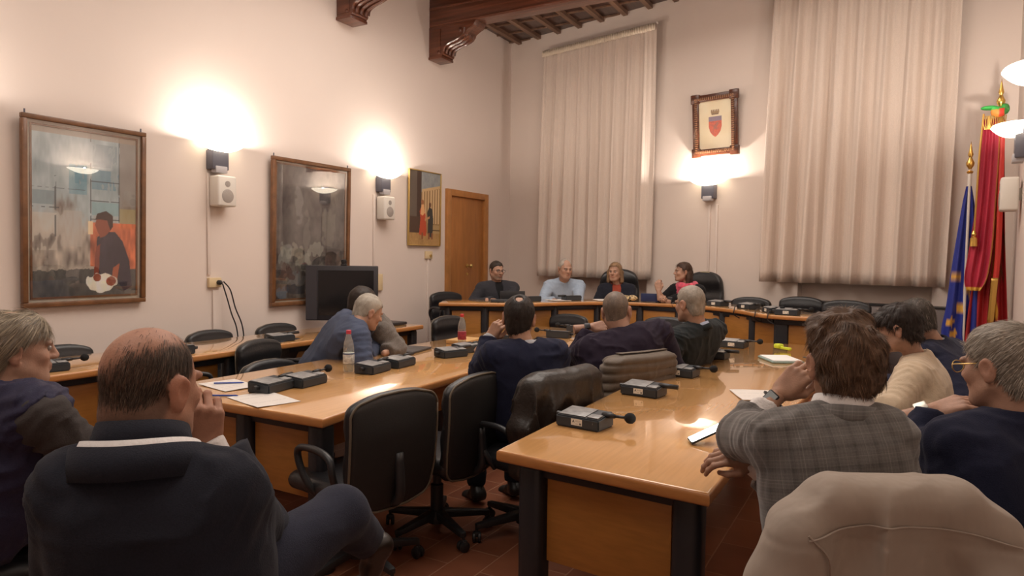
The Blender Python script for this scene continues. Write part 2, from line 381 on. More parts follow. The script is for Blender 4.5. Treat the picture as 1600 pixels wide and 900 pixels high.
# back wall with two window niches behind the curtains
NICH = [(-4.25, -2.98), (-1.0, 0.33)]
mb = MB(); T = 0.35
def bseg(x0, x1, z0, z1, o0=0.0, o1=-T):
    p = [bw(x0, 0, o1), bw(x1, 0, o1), bw(x1, 0, o0), bw(x0, 0, o0)]; mb.prism([(q[0], q[1]) for q in p], z0, z1)
bseg(-5.9, -4.25, 0, 5.3); bseg(-2.98, -1.0, 0, 5.3); bseg(0.33, 1.6, 0, 5.3)
for x0, x1 in NICH: bseg(x0, x1, 4.45, 5.3); bseg(x0, x1, 0, 5.3, -0.14, -T)
bmesh.ops.recalc_face_normals(mb.bm, faces=mb.bm.faces[:])
struct(mb.build('wall_back', M_BWALL, angle=None))
for i, (x0, x1) in enumerate(NICH):
    w = (x1 - x0 - 0.1) / BE[0]; c = bw((x0 + x1) / 2, 0, -0.135)
    f = MB()
    for (a0, a1, z0, z1) in ((-w / 2, -w / 2 + .08, 1.3, 4.4), (w / 2 - .08, w / 2, 1.3, 4.4), (-.04, .04, 1.3, 4.4), (-w / 2, w / 2, 1.3, 1.38), (-w / 2, w / 2, 4.32, 4.4), (-w / 2, w / 2, 2.9, 2.97)): f.box(a0, a1, -0.06, 0, z0, z1)
    o = struct(f.build('window_%d' % (i + 1), M_DWOOD, loc=tuple(c), rz=BRZ))
    MB().box(-w / 2 + .05, w / 2 - .05, -0.03, -0.02, 1.35, 4.35).build('pane', mat('night_glass', (0.01, 0.012, 0.02), 0.05), o)
# ceiling: dark planks with slim joists, two carved main beams on corbels
mb = MB(); mb.box(-5.8, 1.6, -3.3, 10.2, 4.885, 5.3); cl = struct(mb.build('ceiling', M_PLANK))
mb = MB()
for k in range(18):
    x = -5.32 + 0.385 * k
    if x < 1.2: mb.box(x - .034, x + .034, -3.2, float(bw(x)[1]) + .02, CEIL, 4.90)
mb.build('joist', M_JOIST, cl)
mb = MB()
for k in range(34):
    y = -3 + 0.38 * k
    if y < 9.7: mb.box(-5.5, 1.2, y - .012, y + .012, 4.865, 4.89)
mb.build('batten', M_JOIST, cl)
def corbel_mesh(w):
    pts = [(0, 0), (.20, 0), (.205, .03), (.235, .035)]
    pts += [tuple(p) for p in spline([(.235, .06), (.25, .115), (.33, .155), (.47, .19), (.56, .235), (.59, .30)], 6)]
    pts += [(.62, .32), (.70, .345), (.74, .41), (0, .41)]
    vb = MB(); vb.prism(pts, -w / 2, w / 2, 0.006)
    M = Matrix.Rotation(math.pi / 2, 4, 'X'); bmesh.ops.transform(vb.bm, matrix=M, verts=vb.bm.verts[:])
    # raised scroll ribs along the curve on both cheeks and a rosette
    sp = spline([(.24, .075), (.26, .135), (.34, .175), (.47, .21), (.545, .26), (.56, .33)], 6)
    for s in (-1, 1): vb.tube([(p[0], s * w / 2, p[1]) for p in sp], .016, 6)
    for yy in (-.3, 0, .3): vb.tube([(p[0] + .006, yy * w, p[1] - .022) for p in sp], .019, 6)
    for s in (-1, 1):
        for cx, cz, r in ((.50, .315, .03), (.16, .07, .022)): vb.lathe([(r, 0), (r, .012), (r * .6, .018), (r * .5, .012), (0, .026)], 14, Matrix.Translation((cx, s * w / 2, cz)) @ Matrix.Rotation(-s * math.pi / 2, 4, 'X'))
        vb.box(.02, .19, s * (w / 2) - .008, s * (w / 2) + .008, .05, .37, .004)
    vb.box(-.0, .215, -w / 2 - .012, w / 2 + .012, -.012, .022, .004)
    return vb.mesh('corbel', M_DWOOD, angle=40)
cm = corbel_mesh(.25)
for k, y in enumerate((7.53, 5.82, 4.11, 2.40, 0.69)):
    bm_ = MB().box(-5.5, float(rw(y)[0]) - .002, y - .12, y + .12, 4.48, 4.96, .008); bm_.box(-5.49, float(rw(y)[0]) - .003, y - .135, y + .135, 4.70, 4.74, .006)
    bm_.box(-5.49, float(rw(y)[0]) - .003, y - .128, y + .128, 4.492, 4.515, .005)
    o = struct(bm_.build('trim_%d' % (k + 1), M_DWOOD)); link('corbel', cm, o, (-5.5, y, 4.07)); link('corbel', cm, o, (float(rw(y)[0]), y, 4.07), math.pi)
# dais under the head table
HT = np.array([(-4.42, 6.16), (-3.93, 6.42), (-3.55, 6.71), (-3.37, 7.0), (-3.03, 7.45), (-2.59, 7.63), (-1.98, 7.58), (-1.42, 7.21), (-1.17, 6.86), (-1.01, 6.74), (-.28, 6.64)])
DZ = 0.20
dp = [(-5.5, 5.95)] + [(p[0] + .0, p[1] - .28) for p in HT] + [(.05, 6.36), (.9, 6.4)] + [tuple(bw(.95)[:2]), tuple(bw(-5.5)[:2])]
struct(MB().prism(dp, 0, DZ).build('trim_6', M_FLOOR))
# door in the left wall
o = MB()
for b_ in ((7.80, 7.90, 0, 2.40), (8.79, 8.89, 0, 2.40), (7.90, 8.79, 2.31, 2.40)): o.box(-5.52, -5.455, b_[0], b_[1], b_[2] + (DZ if b_[2] == 0 else 0), b_[3], .006)
door = struct(o.build('door_1', M_DOORF)); door.name = 'door_1'
leaf = MB().box(-5.52, -5.492, 7.90, 8.79, DZ + .01, 2.31, .003).build('door_leaf', M_DOOR, door)
MB().lathe([(.03, 0), (.03, .008), (.012, .012), (.012, .05), (.028, .06), (.03, .075), (.02, .09), (0, .093)], 16, Matrix.Translation((-5.492, 8.36, 1.32)) @ Matrix.Rotation(math.pi / 2, 4, 'Y')).build('door_knob', M_BRASS, leaf, smooth=True)
MB().lathe([(.022, 0), (.022, .006), (0, .008)], 12, Matrix.Translation((-5.492, 8.36, 1.2)) @ Matrix.Rotation(math.pi / 2, 4, 'Y')).build('keyhole_plate', M_BRASS, leaf)
# slim cable ducts on the walls
def duct(k, name_loc, z0, z1, rz, w=.03):
    struct(MB().box(-w / 2, w / 2, -.018, 0, z0, z1, .003).build('trim_%d' % k, M_WALL, loc=tuple(name_loc), rz=rz))
duct(7, (WX, 4.05, 0), 1.26, 2.19, math.pi / 2); duct(8, (WX, 6.31, 0), 1.2, 2.19, math.pi / 2); duct(9, (WX, 7.40, 0), .3, 1.42, math.pi / 2, .04)
duct(10, bw(-2.0), .6, 2.15, BRZ); duct(11, bw(-2.1), 1.3, 2.15, BRZ)
duct(12, (WX, 4.13, 0), .3, 1.12, math.pi / 2, .09)

# ================================================================== WALL LIGHTS
def bowl_mesh():
    n, mrs = 40, 9; rim = []
    for t in np.linspace(0, math.pi, n):
        rim.append((-.245 * math.cos(t) * 1.0, -.045 - .205 * math.sin(t) ** .85))
    for x in np.linspace(.245, -.245, 14)[1:-1]: rim.append((x, -.045))
    rim = np.array(rim); c = np.array([0, -.115]); V = []; F = []
    def zz(s): return -.075 * (1 - s ** 2.3)
    S = [.15, .3, .45, .6, .72, .83, .92, 1.0]; N = len(rim)
    V.append((c[0], c[1], zz(0)))
    for s in S:
        for r in rim: p = c + (r - c) * s; V.append((p[0], p[1], zz(s)))
    for i in range(N): F.append([0, 1 + (i + 1) % N, 1 + i])
    for k in range(len(S) - 1):
        for i in range(N): F.append([1 + k * N + i, 1 + k * N + (i + 1) % N, 1 + (k + 1) * N + (i + 1) % N, 1 + (k + 1) * N + i])
    nv = len(V); V2 = [(p[0] * .96, -.115 + (p[1] + .115) * .95, p[2] + .010) for p in V]; F2 = [[nv + j for j in f[::-1]] for f in F]
    b0 = 1 + (len(S) - 1) * N
    F3 = [[b0 + i, b0 + (i + 1) % N, nv + b0 + (i + 1) % N, nv + b0 + i] for i in range(N)]
    me = me_from('bowl', V + V2, F + F2 + F3, M_BOWL, True); return me
BOWL = bowl_mesh()
SC_BR = MB().box(-.085, .085, -.10, 0, -.235, -.06, .008).box(-.07, .07, -.055, 0, -.07, .015, .004).mesh('bracket', M_SCON, angle=30)
SC_FT = MB().box(-.06, .06, -.112, -.04, -.265, -.205, .006).mesh('foot_plate', M_SCONL, angle=30)
SC_TP = MB().box(-.11, .11, -.05, -.004, .0, .03, .004).mesh('lamp_holder', M_SCON, angle=30)
def sconce(loc, rz, label, group=None):
    o = empty('wall_lamp', tuple(loc), rz); tag(o, label, 'wall lamp')
    link('bowl', BOWL, o); link('bracket', SC_BR, o); link('foot_plate', SC_FT, o); link('lamp_holder', SC_TP, o)
    d = bpy.data.lights.new('halogen', 'POINT'); d.energy = LAMP_W; d.color = LAMP_C; d.shadow_soft_size = .035
    l = bpy.data.objects.new('halogen', d); COL.objects.link(l); l.parent = o; l.location = (0, -.115, -.012)
    return o
SZ = 2.46
sconce((WX, 4.12, SZ), math.pi / 2, 'glowing wall uplighter between the washing-figure painting and the dark painting')
sconce((WX, 6.43, SZ), math.pi / 2, 'glowing wall uplighter between the dark painting and the small classical painting')
sconce((WX, 1.78, SZ), math.pi / 2, 'glowing wall uplighter left of the washing-figure painting, outside the frame')
sconce(bw(-2.09, SZ), BRZ, 'glowing wall uplighter under the framed coat of arms')
sconce(rw(6.22, SZ), RRZ, 'lower of the two glowing uplighters at the right edge, beside the red flag')
sconce(rw(4.42, SZ), RRZ, 'upper of the two glowing uplighters at the right edge, cut by the frame')
sconce(rw(2.2, SZ), RRZ, 'glowing wall uplighter on the right wall, outside the frame')

# wall loudspeakers
SPB = MB().box(-.10, .10, -.15, -.02, -.14, .14, .018, seg=3).mesh('cabinet', M_WHITE, angle=40)
SPG = MB().lathe([(.062, 0), (.062, .004), (.05, .008), (0, .010)], 24, Matrix.Translation((0, -.148, -.045)) @ Matrix.Rotation(math.pi / 2, 4, 'X')).mesh('woofer_grille', mat('grille_grey', (0.36, 0.32, 0.29), .6, noise=(300, .3)), angle=40)
SPT = MB().lathe([(.028, 0), (.028, .004), (0, .006)], 20, Matrix.Translation((0, -.148, .065)) @ Matrix.Rotation(math.pi / 2, 4, 'X')).mesh('tweeter_grille', mat('grille_grey'), angle=40)
SPK = MB().box(-.03, .03, -.03, 0, -.05, .05).mesh('wall_mount', M_WHITE)
def speaker(loc, rz, label):
    o = empty('loudspeaker', tuple(loc), rz); tag(o, label, 'speaker')
    for n_, m_ in (('cabinet', SPB), ('woofer_grille', SPG), ('tweeter_grille', SPT), ('wall_mount', SPK)): link(n_, m_, o)
speaker((WX, 4.15, 2.03), math.pi / 2, 'white wall loudspeaker under the uplighter nearest the washing-figure painting')
speaker((WX, 6.44, 2.03), math.pi / 2, 'white wall loudspeaker beside the small classical painting')
speaker(rw(7.05, 2.03), RRZ, 'white wall loudspeaker cut by the right edge of the photo')

# sockets and thermostats
def wallbox(loc, rz, w, h, m, label, cat, extra=None):
    o = tag(MB().box(-w / 2, w / 2, -.035, 0, -h / 2, h / 2, .006).build(cat.replace(' ', '_'), m, loc=tuple(loc), rz=rz), label, cat)
    return o
so = wallbox((WX, 4.10, 1.19), math.pi / 2, .13, .09, M_CREAM, 'cream socket box with black plug and two hanging cables, left wall', 'power socket')
MB().lathe([(.022, 0), (.022, .03), (.012, .045), (0, .05)], 12, Matrix.Translation((.03, -.035, 0)) @ Matrix.Rotation(math.pi / 2, 4, 'X')).build('plug', M_PLASTIC, so)
for dx, pts in ((0, [(-5.42, 4.14, 1.18), (-5.40, 4.17, 1.05), (-5.39, 4.21, .9), (-5.385, 4.27, .72), (-5.40, 4.3, .35), (-5.38, 4.33, .02)]), (1, [(-5.42, 4.15, 1.20), (-5.39, 4.20, 1.12), (-5.385, 4.25, .95), (-5.37, 4.32, .75), (-5.385, 4.36, .4), (-5.36, 4.4, .02)])):
    tag(MB().tube(spline(pts, 6), .006, 6).build('power_cable', M_PLASTIC), ('left' if dx == 0 else 'right') + ' one of two black cables hanging from the cream socket', 'cable')
wallbox((WX, 6.40, 1.13), math.pi / 2, .10, .20, M_CREAM, 'cream switch box on the wall right of the screen', 'switch')
th = wallbox((WX, 7.40, 1.47), math.pi / 2, .14, .10, M_CREAM, 'cream room thermostat left of the wooden door', 'thermostat')
MB().lathe([(.02, 0), (.02, .012), (0, .015)], 14, Matrix.Translation((.02, -.035, -.01)) @ Matrix.Rotation(math.pi / 2, 4, 'X')).build('dial', M_BRASS, th)
wallbox(bw(-2.13, 1.24), BRZ, .13, .11, M_CREAM, 'yellowed socket box on the back wall under the coat of arms lamp', 'power socket')

# ================================================================== PICTURES
def lerp3(a, b, t): return np.asarray(a)[None] * (1 - t[:, None]) + np.asarray(b)[None] * t[:, None]
def hx(s): c = np.array([int(s[i:i + 2], 16) / 255 for i in (0, 2, 4)]); return np.where(c <= .04045, c / 12.92, ((c + .055) / 1.055) ** 2.4)
def inpoly(u, v, poly):
    r = np.zeros(len(u), bool); n = len(poly)
    for i in range(n):
        x0, y0 = poly[i]; x1, y1 = poly[(i + 1) % n]
        c = ((y0 > v) != (y1 > v)); r ^= c & (u < (x1 - x0) * (v - y0) / ((y1 - y0) or 1e-9) + x0)
    return r
def blob(C, m, col, a=1.0): C[m] = C[m] * (1 - a) + np.asarray(col) * a
def canvas(w, h, nu, paint, y=0.0, gain=1.9):
    nv = int(nu * h / w); u, v = np.meshgrid(np.linspace(0, 1, nu), np.linspace(0, 1, nv), indexing='ij'); u = u.ravel(); v = v.ravel()
    V = np.stack([(u - .5) * w, np.full_like(u, y), (v - .5) * h], 1); i = (np.arange(nu - 1)[:, None] * nv + np.arange(nv - 1)[None]).ravel()
    F = np.stack([i, i + nv, i + nv + 1, i + 1], 1); me = me_from('canvas', V, F, M_VCOL); setcol(me, np.clip(paint(u, v) * gain, 0, .85)); return me
def P3(u, v, sx, sy, o=0.0): return vnoise(np.stack([u * sx, v * sy, np.full_like(u, o)], 1))
def paint_washer(u, v):
    n = P3(u, v, 9, 9, 1) * .5 + P3(u, v, 28, 20, 5) * .3 + P3(u, v, 60, 25, 9) * .2
    top = lerp3(hx('5f7076'), hx('9aa6a8'), n); bot = lerp3(hx('4a443f'), hx('b5aca0'), np.clip(n * 1.5 - .25, 0, 1))
    C = lerp3([0, 0, 0], [1, 1, 1], np.clip((v - .42) * 6 + (n - .5) * 3, 0, 1)); C = C * top + (1 - C) * bot
    for x0, x1, y0, y1, c in ((.55, .82, .66, .78, '2f6a80'), (.33, .5, .62, .80, '4a7f90'), (.0, .2, .55, .63, '47626b'), (.55, .82, .50, .58, '5f8c93'), (.56, .8, .8, .94, '5a6c75'), (.0, .22, .28, .5, 'a8a49a'), (.22, .45, .30, .52, '97938c')):
        blob(C, (u > x0) & (u < x1) & (v > y0) & (v < y1) & (n > .38), hx(c), .55)
    blob(C, (u > .83) & (v > .42), hx('6e6359'), .75); blob(C, (u > .83) & (v > .42) & (v < .55), hx('8f8455'), .6)
    for x0, x1, y0, y1 in ((.2, .215, .36, .72), (.53, .54, .40, 1), (.82, .83, .46, 1), (0, .24, .53, .537), (.53, .83, .705, .712), (.53, .83, .585, .592), (.0, .5, .645, .65), (.53, .83, .47, .478)):
        blob(C, (u > x0) & (u < x1) & (v > y0) & (v < y1) & (P3(u, v, 30, 30, 3) > .3), hx('1d2a30'), .8)
    blob(C, v > .965, hx('7f7060'), .8); blob(C, v < .16 + .05 * (n - .5), lerp3(hx('22262a'), hx('4a4a48'), n)[v < .16 + .05 * (n - .5)], .9)
    orr = (u > .53) & (v < .455) & (v > .16) & ((u > .70) | (v > .18)); blob(C, orr, lerp3(hx('6e3018'), hx('c8683a'), np.clip(n * 1.7 - .35, 0, 1))[orr], .9)
    blob(C, (u > .51) & (u < .56) & (v > .38) & (v < .46), hx('d8b890'), .8)
    dress = inpoly(u, v, [(.60, .36), (.66, .40), (.78, .40), (.86, .34), (.93, .22), (.96, .05), (.88, .02), (.78, .10), (.62, .12), (.585, .25)]); blob(C, dress, lerp3(hx('1f1b22'), hx('3a3440'), n)[dress])
    for pl, c in (([(.585, .30), (.63, .32), (.615, .12), (.565, .12)], '6f3424'), ([(.76, .17), (.83, .2), (.80, .08), (.74, .07)], '8a4a30'), ([(.60, .40), (.58, .44), (.60, .50), (.70, .52), (.76, .48), (.75, .42), (.68, .37), (.63, .36)], '7a4230')): blob(C, inpoly(u, v, pl), hx(c))
    blob(C, inpoly(u, v, [(.58, .47), (.60, .51), (.69, .53), (.76, .50), (.76, .43), (.73, .41), (.70, .47), (.62, .475)]), hx('33211d'))
    cl = ((u - .655) / .15) ** 2 + ((v - .075) / .065) ** 2 + (P3(u, v, 22, 22, 2) - .5) * 1.1 < 1; blob(C, cl, lerp3(hx('8f8c80'), hx('e6e2d2'), n)[cl])
    blob(C, ((u - .60) / .04) ** 2 + ((v - .11) / .025) ** 2 < 1, hx('7a4230')); blob(C, ((u - .74) / .05) ** 2 + ((v - .085) / .03) ** 2 < 1, hx('7a4230'))
    return C
def paint_dark(u, v):
    n = P3(u, v, 7, 8, 3) * .45 + P3(u, v, 22, 26, 6) * .35 + P3(u, v, 60, 60, 8) * .2
    C = lerp3(hx('3a3638'), hx('66625f'), np.clip(n * 1.6 - .3, 0, 1))
    lo = v < .38; C[lo] = lerp3(hx('2a2426'), hx('6a665f'), np.clip(n * 1.9 - .5, 0, 1))[lo]
    for cx, cy, rx, ry, c in ((.30, .7, .06, .12, '8a8a86'), (.42, .48, .05, .2, '77766f'), (.75, .55, .1, .14, '7c7a70'), (.25, .36, .16, .05, 'a3a192'), (.55, .37, .14, .05, '9fa093'), (.12, .33, .08, .09, '8f9792'), (.40, .27, .10, .07, '97978a'), (.65, .16, .14, .1, '857f76'), (.28, .15, .1, .05, '6f7378'), (.1, .05, .08, .04, '5e7186')):
        m = ((u - cx) / rx) ** 2 + ((v - cy) / ry) ** 2 + (P3(u, v, 26, 26, cx * 9) - .5) * 2.4 < 1; blob(C, m, hx(c), .42)
    for cx, cy, rx, ry, c in ((.15, .2, .12, .06, '4a2f2a'), (.42, .24, .06, .03, '1c1a1e'), (.8, .27, .1, .12, '262327'), (.5, .07, .4, .04, '2a303c')):
        m = ((u - cx) / rx) ** 2 + ((v - cy) / ry) ** 2 + (P3(u, v, 20, 20, cx * 5) - .5) * 2 < 1; blob(C, m, hx(c), .7)
    return C
def paint_classic(u, v):
    n = P3(u, v, 12, 12, 2) * .6 + P3(u, v, 50, 40, 5) * .4
    C = lerp3(hx('6f7478'), hx('8c8f8c'), n); C[v < .16] = lerp3(hx('8a6a42'), hx('ad8a58'), n)[v < .16]
    blob(C, (u < .24) & (v > .3), hx('5b5148')); blob(C, (u > .24) & (u < .38) & (v > .38), hx('3f2f27')); blob(C, (u < .38) & (v < .38) & (v > .16), hx('4a372c'))
    blob(C, inpoly(u, v, [(.4, .72), (1, .80), (1, .84), (.4, .76)]), hx('b79a70')); blob(C, inpoly(u, v, [(.38, .16), (1, .16), (1, .80), (.38, .72)]), hx('8c6f4a'))
    for k in range(7): x = .42 + .085 * k; blob(C, (u > x) & (u < x + .04) & (v > .3) & (v < .73 + .01 * k), hx('c2a880'))
    blob(C, (v > .16) & (v < .28) & (u > .6), hx('a58c62'), .7); blob(C, (v > .2) & (v < .215) & (u > .6), hx('57432d'))
    blob(C, inpoly(u, v, [(.32, .14), (.36, .36), (.33, .46), (.40, .54), (.48, .52), (.52, .42), (.56, .2), (.54, .12)]), hx('a8452a')); blob(C, inpoly(u, v, [(.36, .42), (.39, .56), (.47, .55), (.50, .44), (.43, .40)]), hx('c9996a'))
    blob(C, ((u - .42) / .045) ** 2 + ((v - .585) / .035) ** 2 < 1, hx('8a5a3a')); blob(C, inpoly(u, v, [(.60, .16), (.60, .36), (.57, .44), (.64, .53), (.74, .5), (.78, .36), (.76, .14), (.70, .1)]), hx('33322f'))
    blob(C, ((u - .665) / .04) ** 2 + ((v - .555) / .035) ** 2 < 1, hx('5e3d2a')); blob(C, inpoly(u, v, [(.5, .36), (.66, .40), (.66, .37), (.5, .33)]), hx('b0805a'))
    for x in (.40, .62, .72): blob(C, (u > x) & (u < x + .05) & (v > .08) & (v < .17), hx('7a4a30'))
    return C
def framed(name, y0, y1, z0, z1, fw, mw, paint, nu, label, glass=True, fm=M_FRAME, tilt=1.2, depth=.045, hooks=True):
    W_, H_ = y1 - y0, z1 - z0; o = empty(name, (WX + .014 + math.sin(math.radians(tilt)) * H_ * 0.5, (y0 + y1) / 2, (z0 + z1) / 2)); o.rotation_euler = (math.radians(tilt), 0, math.pi / 2)
    tag(o, label, 'painting'); f = MB(); w2, h2 = W_ / 2, H_ / 2
    for q in ((-w2, w2, h2 - fw, h2), (-w2, w2, -h2, -h2 + fw), (-w2, -w2 + fw, -h2 + fw, h2 - fw), (w2 - fw, w2, -h2 + fw, h2 - fw)): f.box(q[0], q[1], -depth, 0, q[2], q[3], .006)
    f.build('frame', fm, o); MB().box(-w2 + fw, w2 - fw, -.012, -.004, -h2 + fw, h2 - fw).build('mount', M_MATB, o)
    iw, ih = W_ - 2 * fw - 2 * mw, H_ - 2 * fw - 2 * mw; link('canvas', canvas(iw, ih, nu, paint, -.014, (1.1 if paint is paint_dark else 1.55) if glass else 1.25), o)
    if glass: MB().box(-w2 + fw, w2 - fw, -depth + .012, -depth + .015, -h2 + fw, h2 - fw).build('glass', M_GLASS, o)
    if mw:
        s = MB()
        for q in ((-iw / 2 - .014, iw / 2 + .014, ih / 2, ih / 2 + .014), (-iw / 2 - .014, iw / 2 + .014, -ih / 2 - .014, -ih / 2), (-iw / 2 - .014, -iw / 2, -ih / 2, ih / 2), (iw / 2, iw / 2 + .014, -ih / 2, ih / 2)): s.box(q[0], q[1], -.02, -.010, q[2], q[3])
        s.build('inner_fillet', fm, o)
    if hooks: MB().tube([(-w2 + .03, -.012, h2), (-w2 + .03, -.012, h2 + .03)], .006).tube([(w2 - .03, -.012, h2), (w2 - .03, -.012, h2 + .03)], .006).build('hanging_hook', M_SCON, o)
framed('painting', 2.50, 3.415, 1.05, 2.445, .036, .036, paint_washer, 190, 'large glazed painting of a dark figure washing white cloth before blue tiles', tilt=1.6)
framed('painting', 4.73, 5.835, .93, 2.44, .040, .03, paint_dark, 170, 'large glazed dark grey abstract painting with pale figures, behind the screen')
framed('painting', 6.94, 7.645, 1.59, 2.58, .014, 0, paint_classic, 120, 'small unglazed painting of two robed figures among columns, beside the door', glass=False, fm=M_BRASS, tilt=.6, depth=.03, hooks=False)

# coat of arms in a carved frame
o = empty('framed_coat_of_arms', tuple(bw(-2.02, 3.15, .055))); o.rotation_euler = (math.radians(5), 0, BRZ); tag(o, 'red and blue municipal coat of arms in a carved dark frame above the lamp', 'framed emblem')
W_, H_ = .60, .76; f = MB(); fw = .085
for q in ((-W_ / 2, W_ / 2, H_ / 2 - fw, H_ / 2), (-W_ / 2, W_ / 2, -H_ / 2, -H_ / 2 + fw), (-W_ / 2, -W_ / 2 + fw, -H_ / 2 + fw, H_ / 2 - fw), (W_ / 2 - fw, W_ / 2, -H_ / 2 + fw, H_ / 2 - fw)): f.box(q[0], q[1], -.045, 0, q[2], q[3], .01)
for sx in (-1, 1):
    for sz in (-1, 1): f.box(*sorted((sx * (W_ / 2 - .10), sx * (W_ / 2 + .015))), -.055, 0, *sorted((sz * (H_ / 2 - .10), sz * (H_ / 2 + .015))), .01)
f.build('frame', M_DWOOD, o)
bd = MB(); bx, bz = W_ / 2 - fw * .62, H_ / 2 - fw * .62
for k in range(26): z = -bz + 2 * bz * k / 25; [bd.box(s * bx - .017, s * bx + .017, -.06, -.04, z - .008, z + .008, .004) for s in (-1, 1)]
for k in range(20): x = -bx + 2 * bx * k / 19; [bd.box(x - .008, x + .008, -.06, -.04, s * bz - .017, s * bz + .017, .004) for s in (-1, 1)]
bd.build('beading', mat('bead_wood', (0.25, 0.115, 0.055), .3, coat=.3), o)
def paint_arms(u, v):
    C = lerp3(hx('d8c9a6'), hx('e2d6b8'), P3(u, v, 5, 5, 1)); x = (u - .5) * .43; z = (v - .5) * .59
    sh = inpoly(x, z, [(-.088, .10), (.088, .10), (.088, -.02), (.07, -.085), (.035, -.13), (0, -.155), (-.035, -.13), (-.07, -.085), (-.088, -.02)])
    blob(C, sh, hx('c8502c')); blob(C, sh & (z > .045), hx('7a6a80')); blob(C, inpoly(x, z, [(-.02, -.01), (.03, .03), (.05, .01), (.02, -.03), (.03, -.06), (.0, -.05), (-.03, -.07), (-.02, -.04)]), hx('8a5a48'), .8)
    blob(C, sh & (z < .045) & (P3(u, v, 40, 40, 4) > .62), hx('a84030'), .7)
    for k in range(5): cx = -.044 + .022 * k; blob(C, (np.abs(x - cx) < .008) & (z > .15) & (z < .182), hx('7d5f38'))
    blob(C, inpoly(x, z, [(-.046, .12), (.046, .12), (.058, .165), (-.058, .165)]), hx('8a6a3e')); blob(C, (np.abs(x) < .044) & (z > .128) & (z < .136), hx('5d4526'))
    return C
link('canvas', canvas(.43, .59, 130, paint_arms, -.02, 1.15), o)
MB().box(-.22, .22, -.032, -.030, -.30, .30).build('glass', M_GLASS, o)

# ================================================================== CURTAINS
def curtain(x0b, x1b, x0t, x1t, z0, z1, seed, label, folds, amp):
    r = np.random.default_rng(seed); nu, nv = 420, 26; u = np.linspace(0, 1, nu); v = np.linspace(0, 1, nv)
    ph = np.cumsum(.5 + r.random(nu) * 1.0); ph = ph / ph[-1] * folds * 2 * math.pi; wob = np.interp(u, np.linspace(0, 1, 12), r.random(12))
    V = []
    for j, vv in enumerate(v):
        t = vv; a = amp * (1 - .72 * t ** 1.5) * (.55 + .9 * wob); d = a * np.sin(ph + .5 * np.sin(3 * vv + u * 9)) + .22 * a * np.sin(2.3 * ph + 1) + .02 * (1 - t) * np.sin(u * 11)
        fine = .006 * np.sin(u * 2 * math.pi * folds * 3.3) * t
        for i in range(nu):
            x = (x0b + (x1b - x0b) * u[i]) * (1 - t) + (x0t + (x1t - x0t) * u[i]) * t; V.append(bw(x, z0 + (z1 - z0) * vv, .13 + d[i] + fine[i]))
    V = np.array(V); i = (np.arange(nv - 1)[:, None] * nu + np.arange(nu - 1)[None]).ravel(); F = np.stack([i, i + 1, i + nu + 1, i + nu], 1)
    me = me_from('panel', V, F, M_CURT, True); o = link('curtain', me); md = o.modifiers.new('s', 'SOLIDIFY'); md.thickness = .004
    tag(o, label, 'curtain'); c = bw((x0t + x1t) / 2, z1, .1)
    L = (x1t - x0t) / BE[0]
    MB().box(-L / 2, L / 2, -.02, .02, -.005, .02, .004).build('curtain_rail', M_WALL, o, tuple(c), BRZ)
    # gathered heading tape
    V = []; 
    for z in (z1 - .10, z1 - .06, z1 - .01):
        for k in range(300): uu = k / 299; V.append(bw(x0t + (x1t - x0t) * uu, z, .145 + .02 + .012 * math.sin(uu * folds * 38) + .006 * math.sin(uu * 61)))
    i = (np.arange(2)[:, None] * 300 + np.arange(299)[None]).ravel(); F = np.stack([i, i + 1, i + 301, i + 300], 1)
    t = link('heading_tape', me_from('tape', V, F, mat('curtain_tape', (.78, .68, .55), .9), True), o); md = t.modifiers.new('s', 'SOLIDIFY'); md.thickness = .004
    # stitched hem band
    return o
curtain(-4.80, -2.86, -4.73, -2.84, 1.17, 4.58, 3, 'left floor-to-ceiling pale linen curtain, behind the speakers', 9, .052)
curtain(-1.38, .46, -1.30, .52, 1.20, 4.62, 5, 'right pale linen curtain between the coat of arms and the flags', 8, .075)

# convector cabinet below the right window
o = empty('convector_heater', tuple(bw(-.1, 0, 0)), BRZ); tag(o, 'long low grey-brown heater casing under the right curtain', 'heater')
MC = mat('heater_paint', (0.20, 0.165, 0.155), .5)
MB().box(-.70, .70, -.22, 0, DZ, .99, .008).build('casing', MC, o)
MB().box(-.71, .71, -.23, 0, .985, 1.0).box(-.70, .70, -.228, -.21, .705, .725).box(-.70, .70, -.228, -.21, .665, .68).build('grille', M_PLASTIC, o)
MB().box(-.66, .66, -.226, -.215, .27, .60, .004).build('lower_panel', mat('heater_panel', (.12, .10, .10), .5), o)

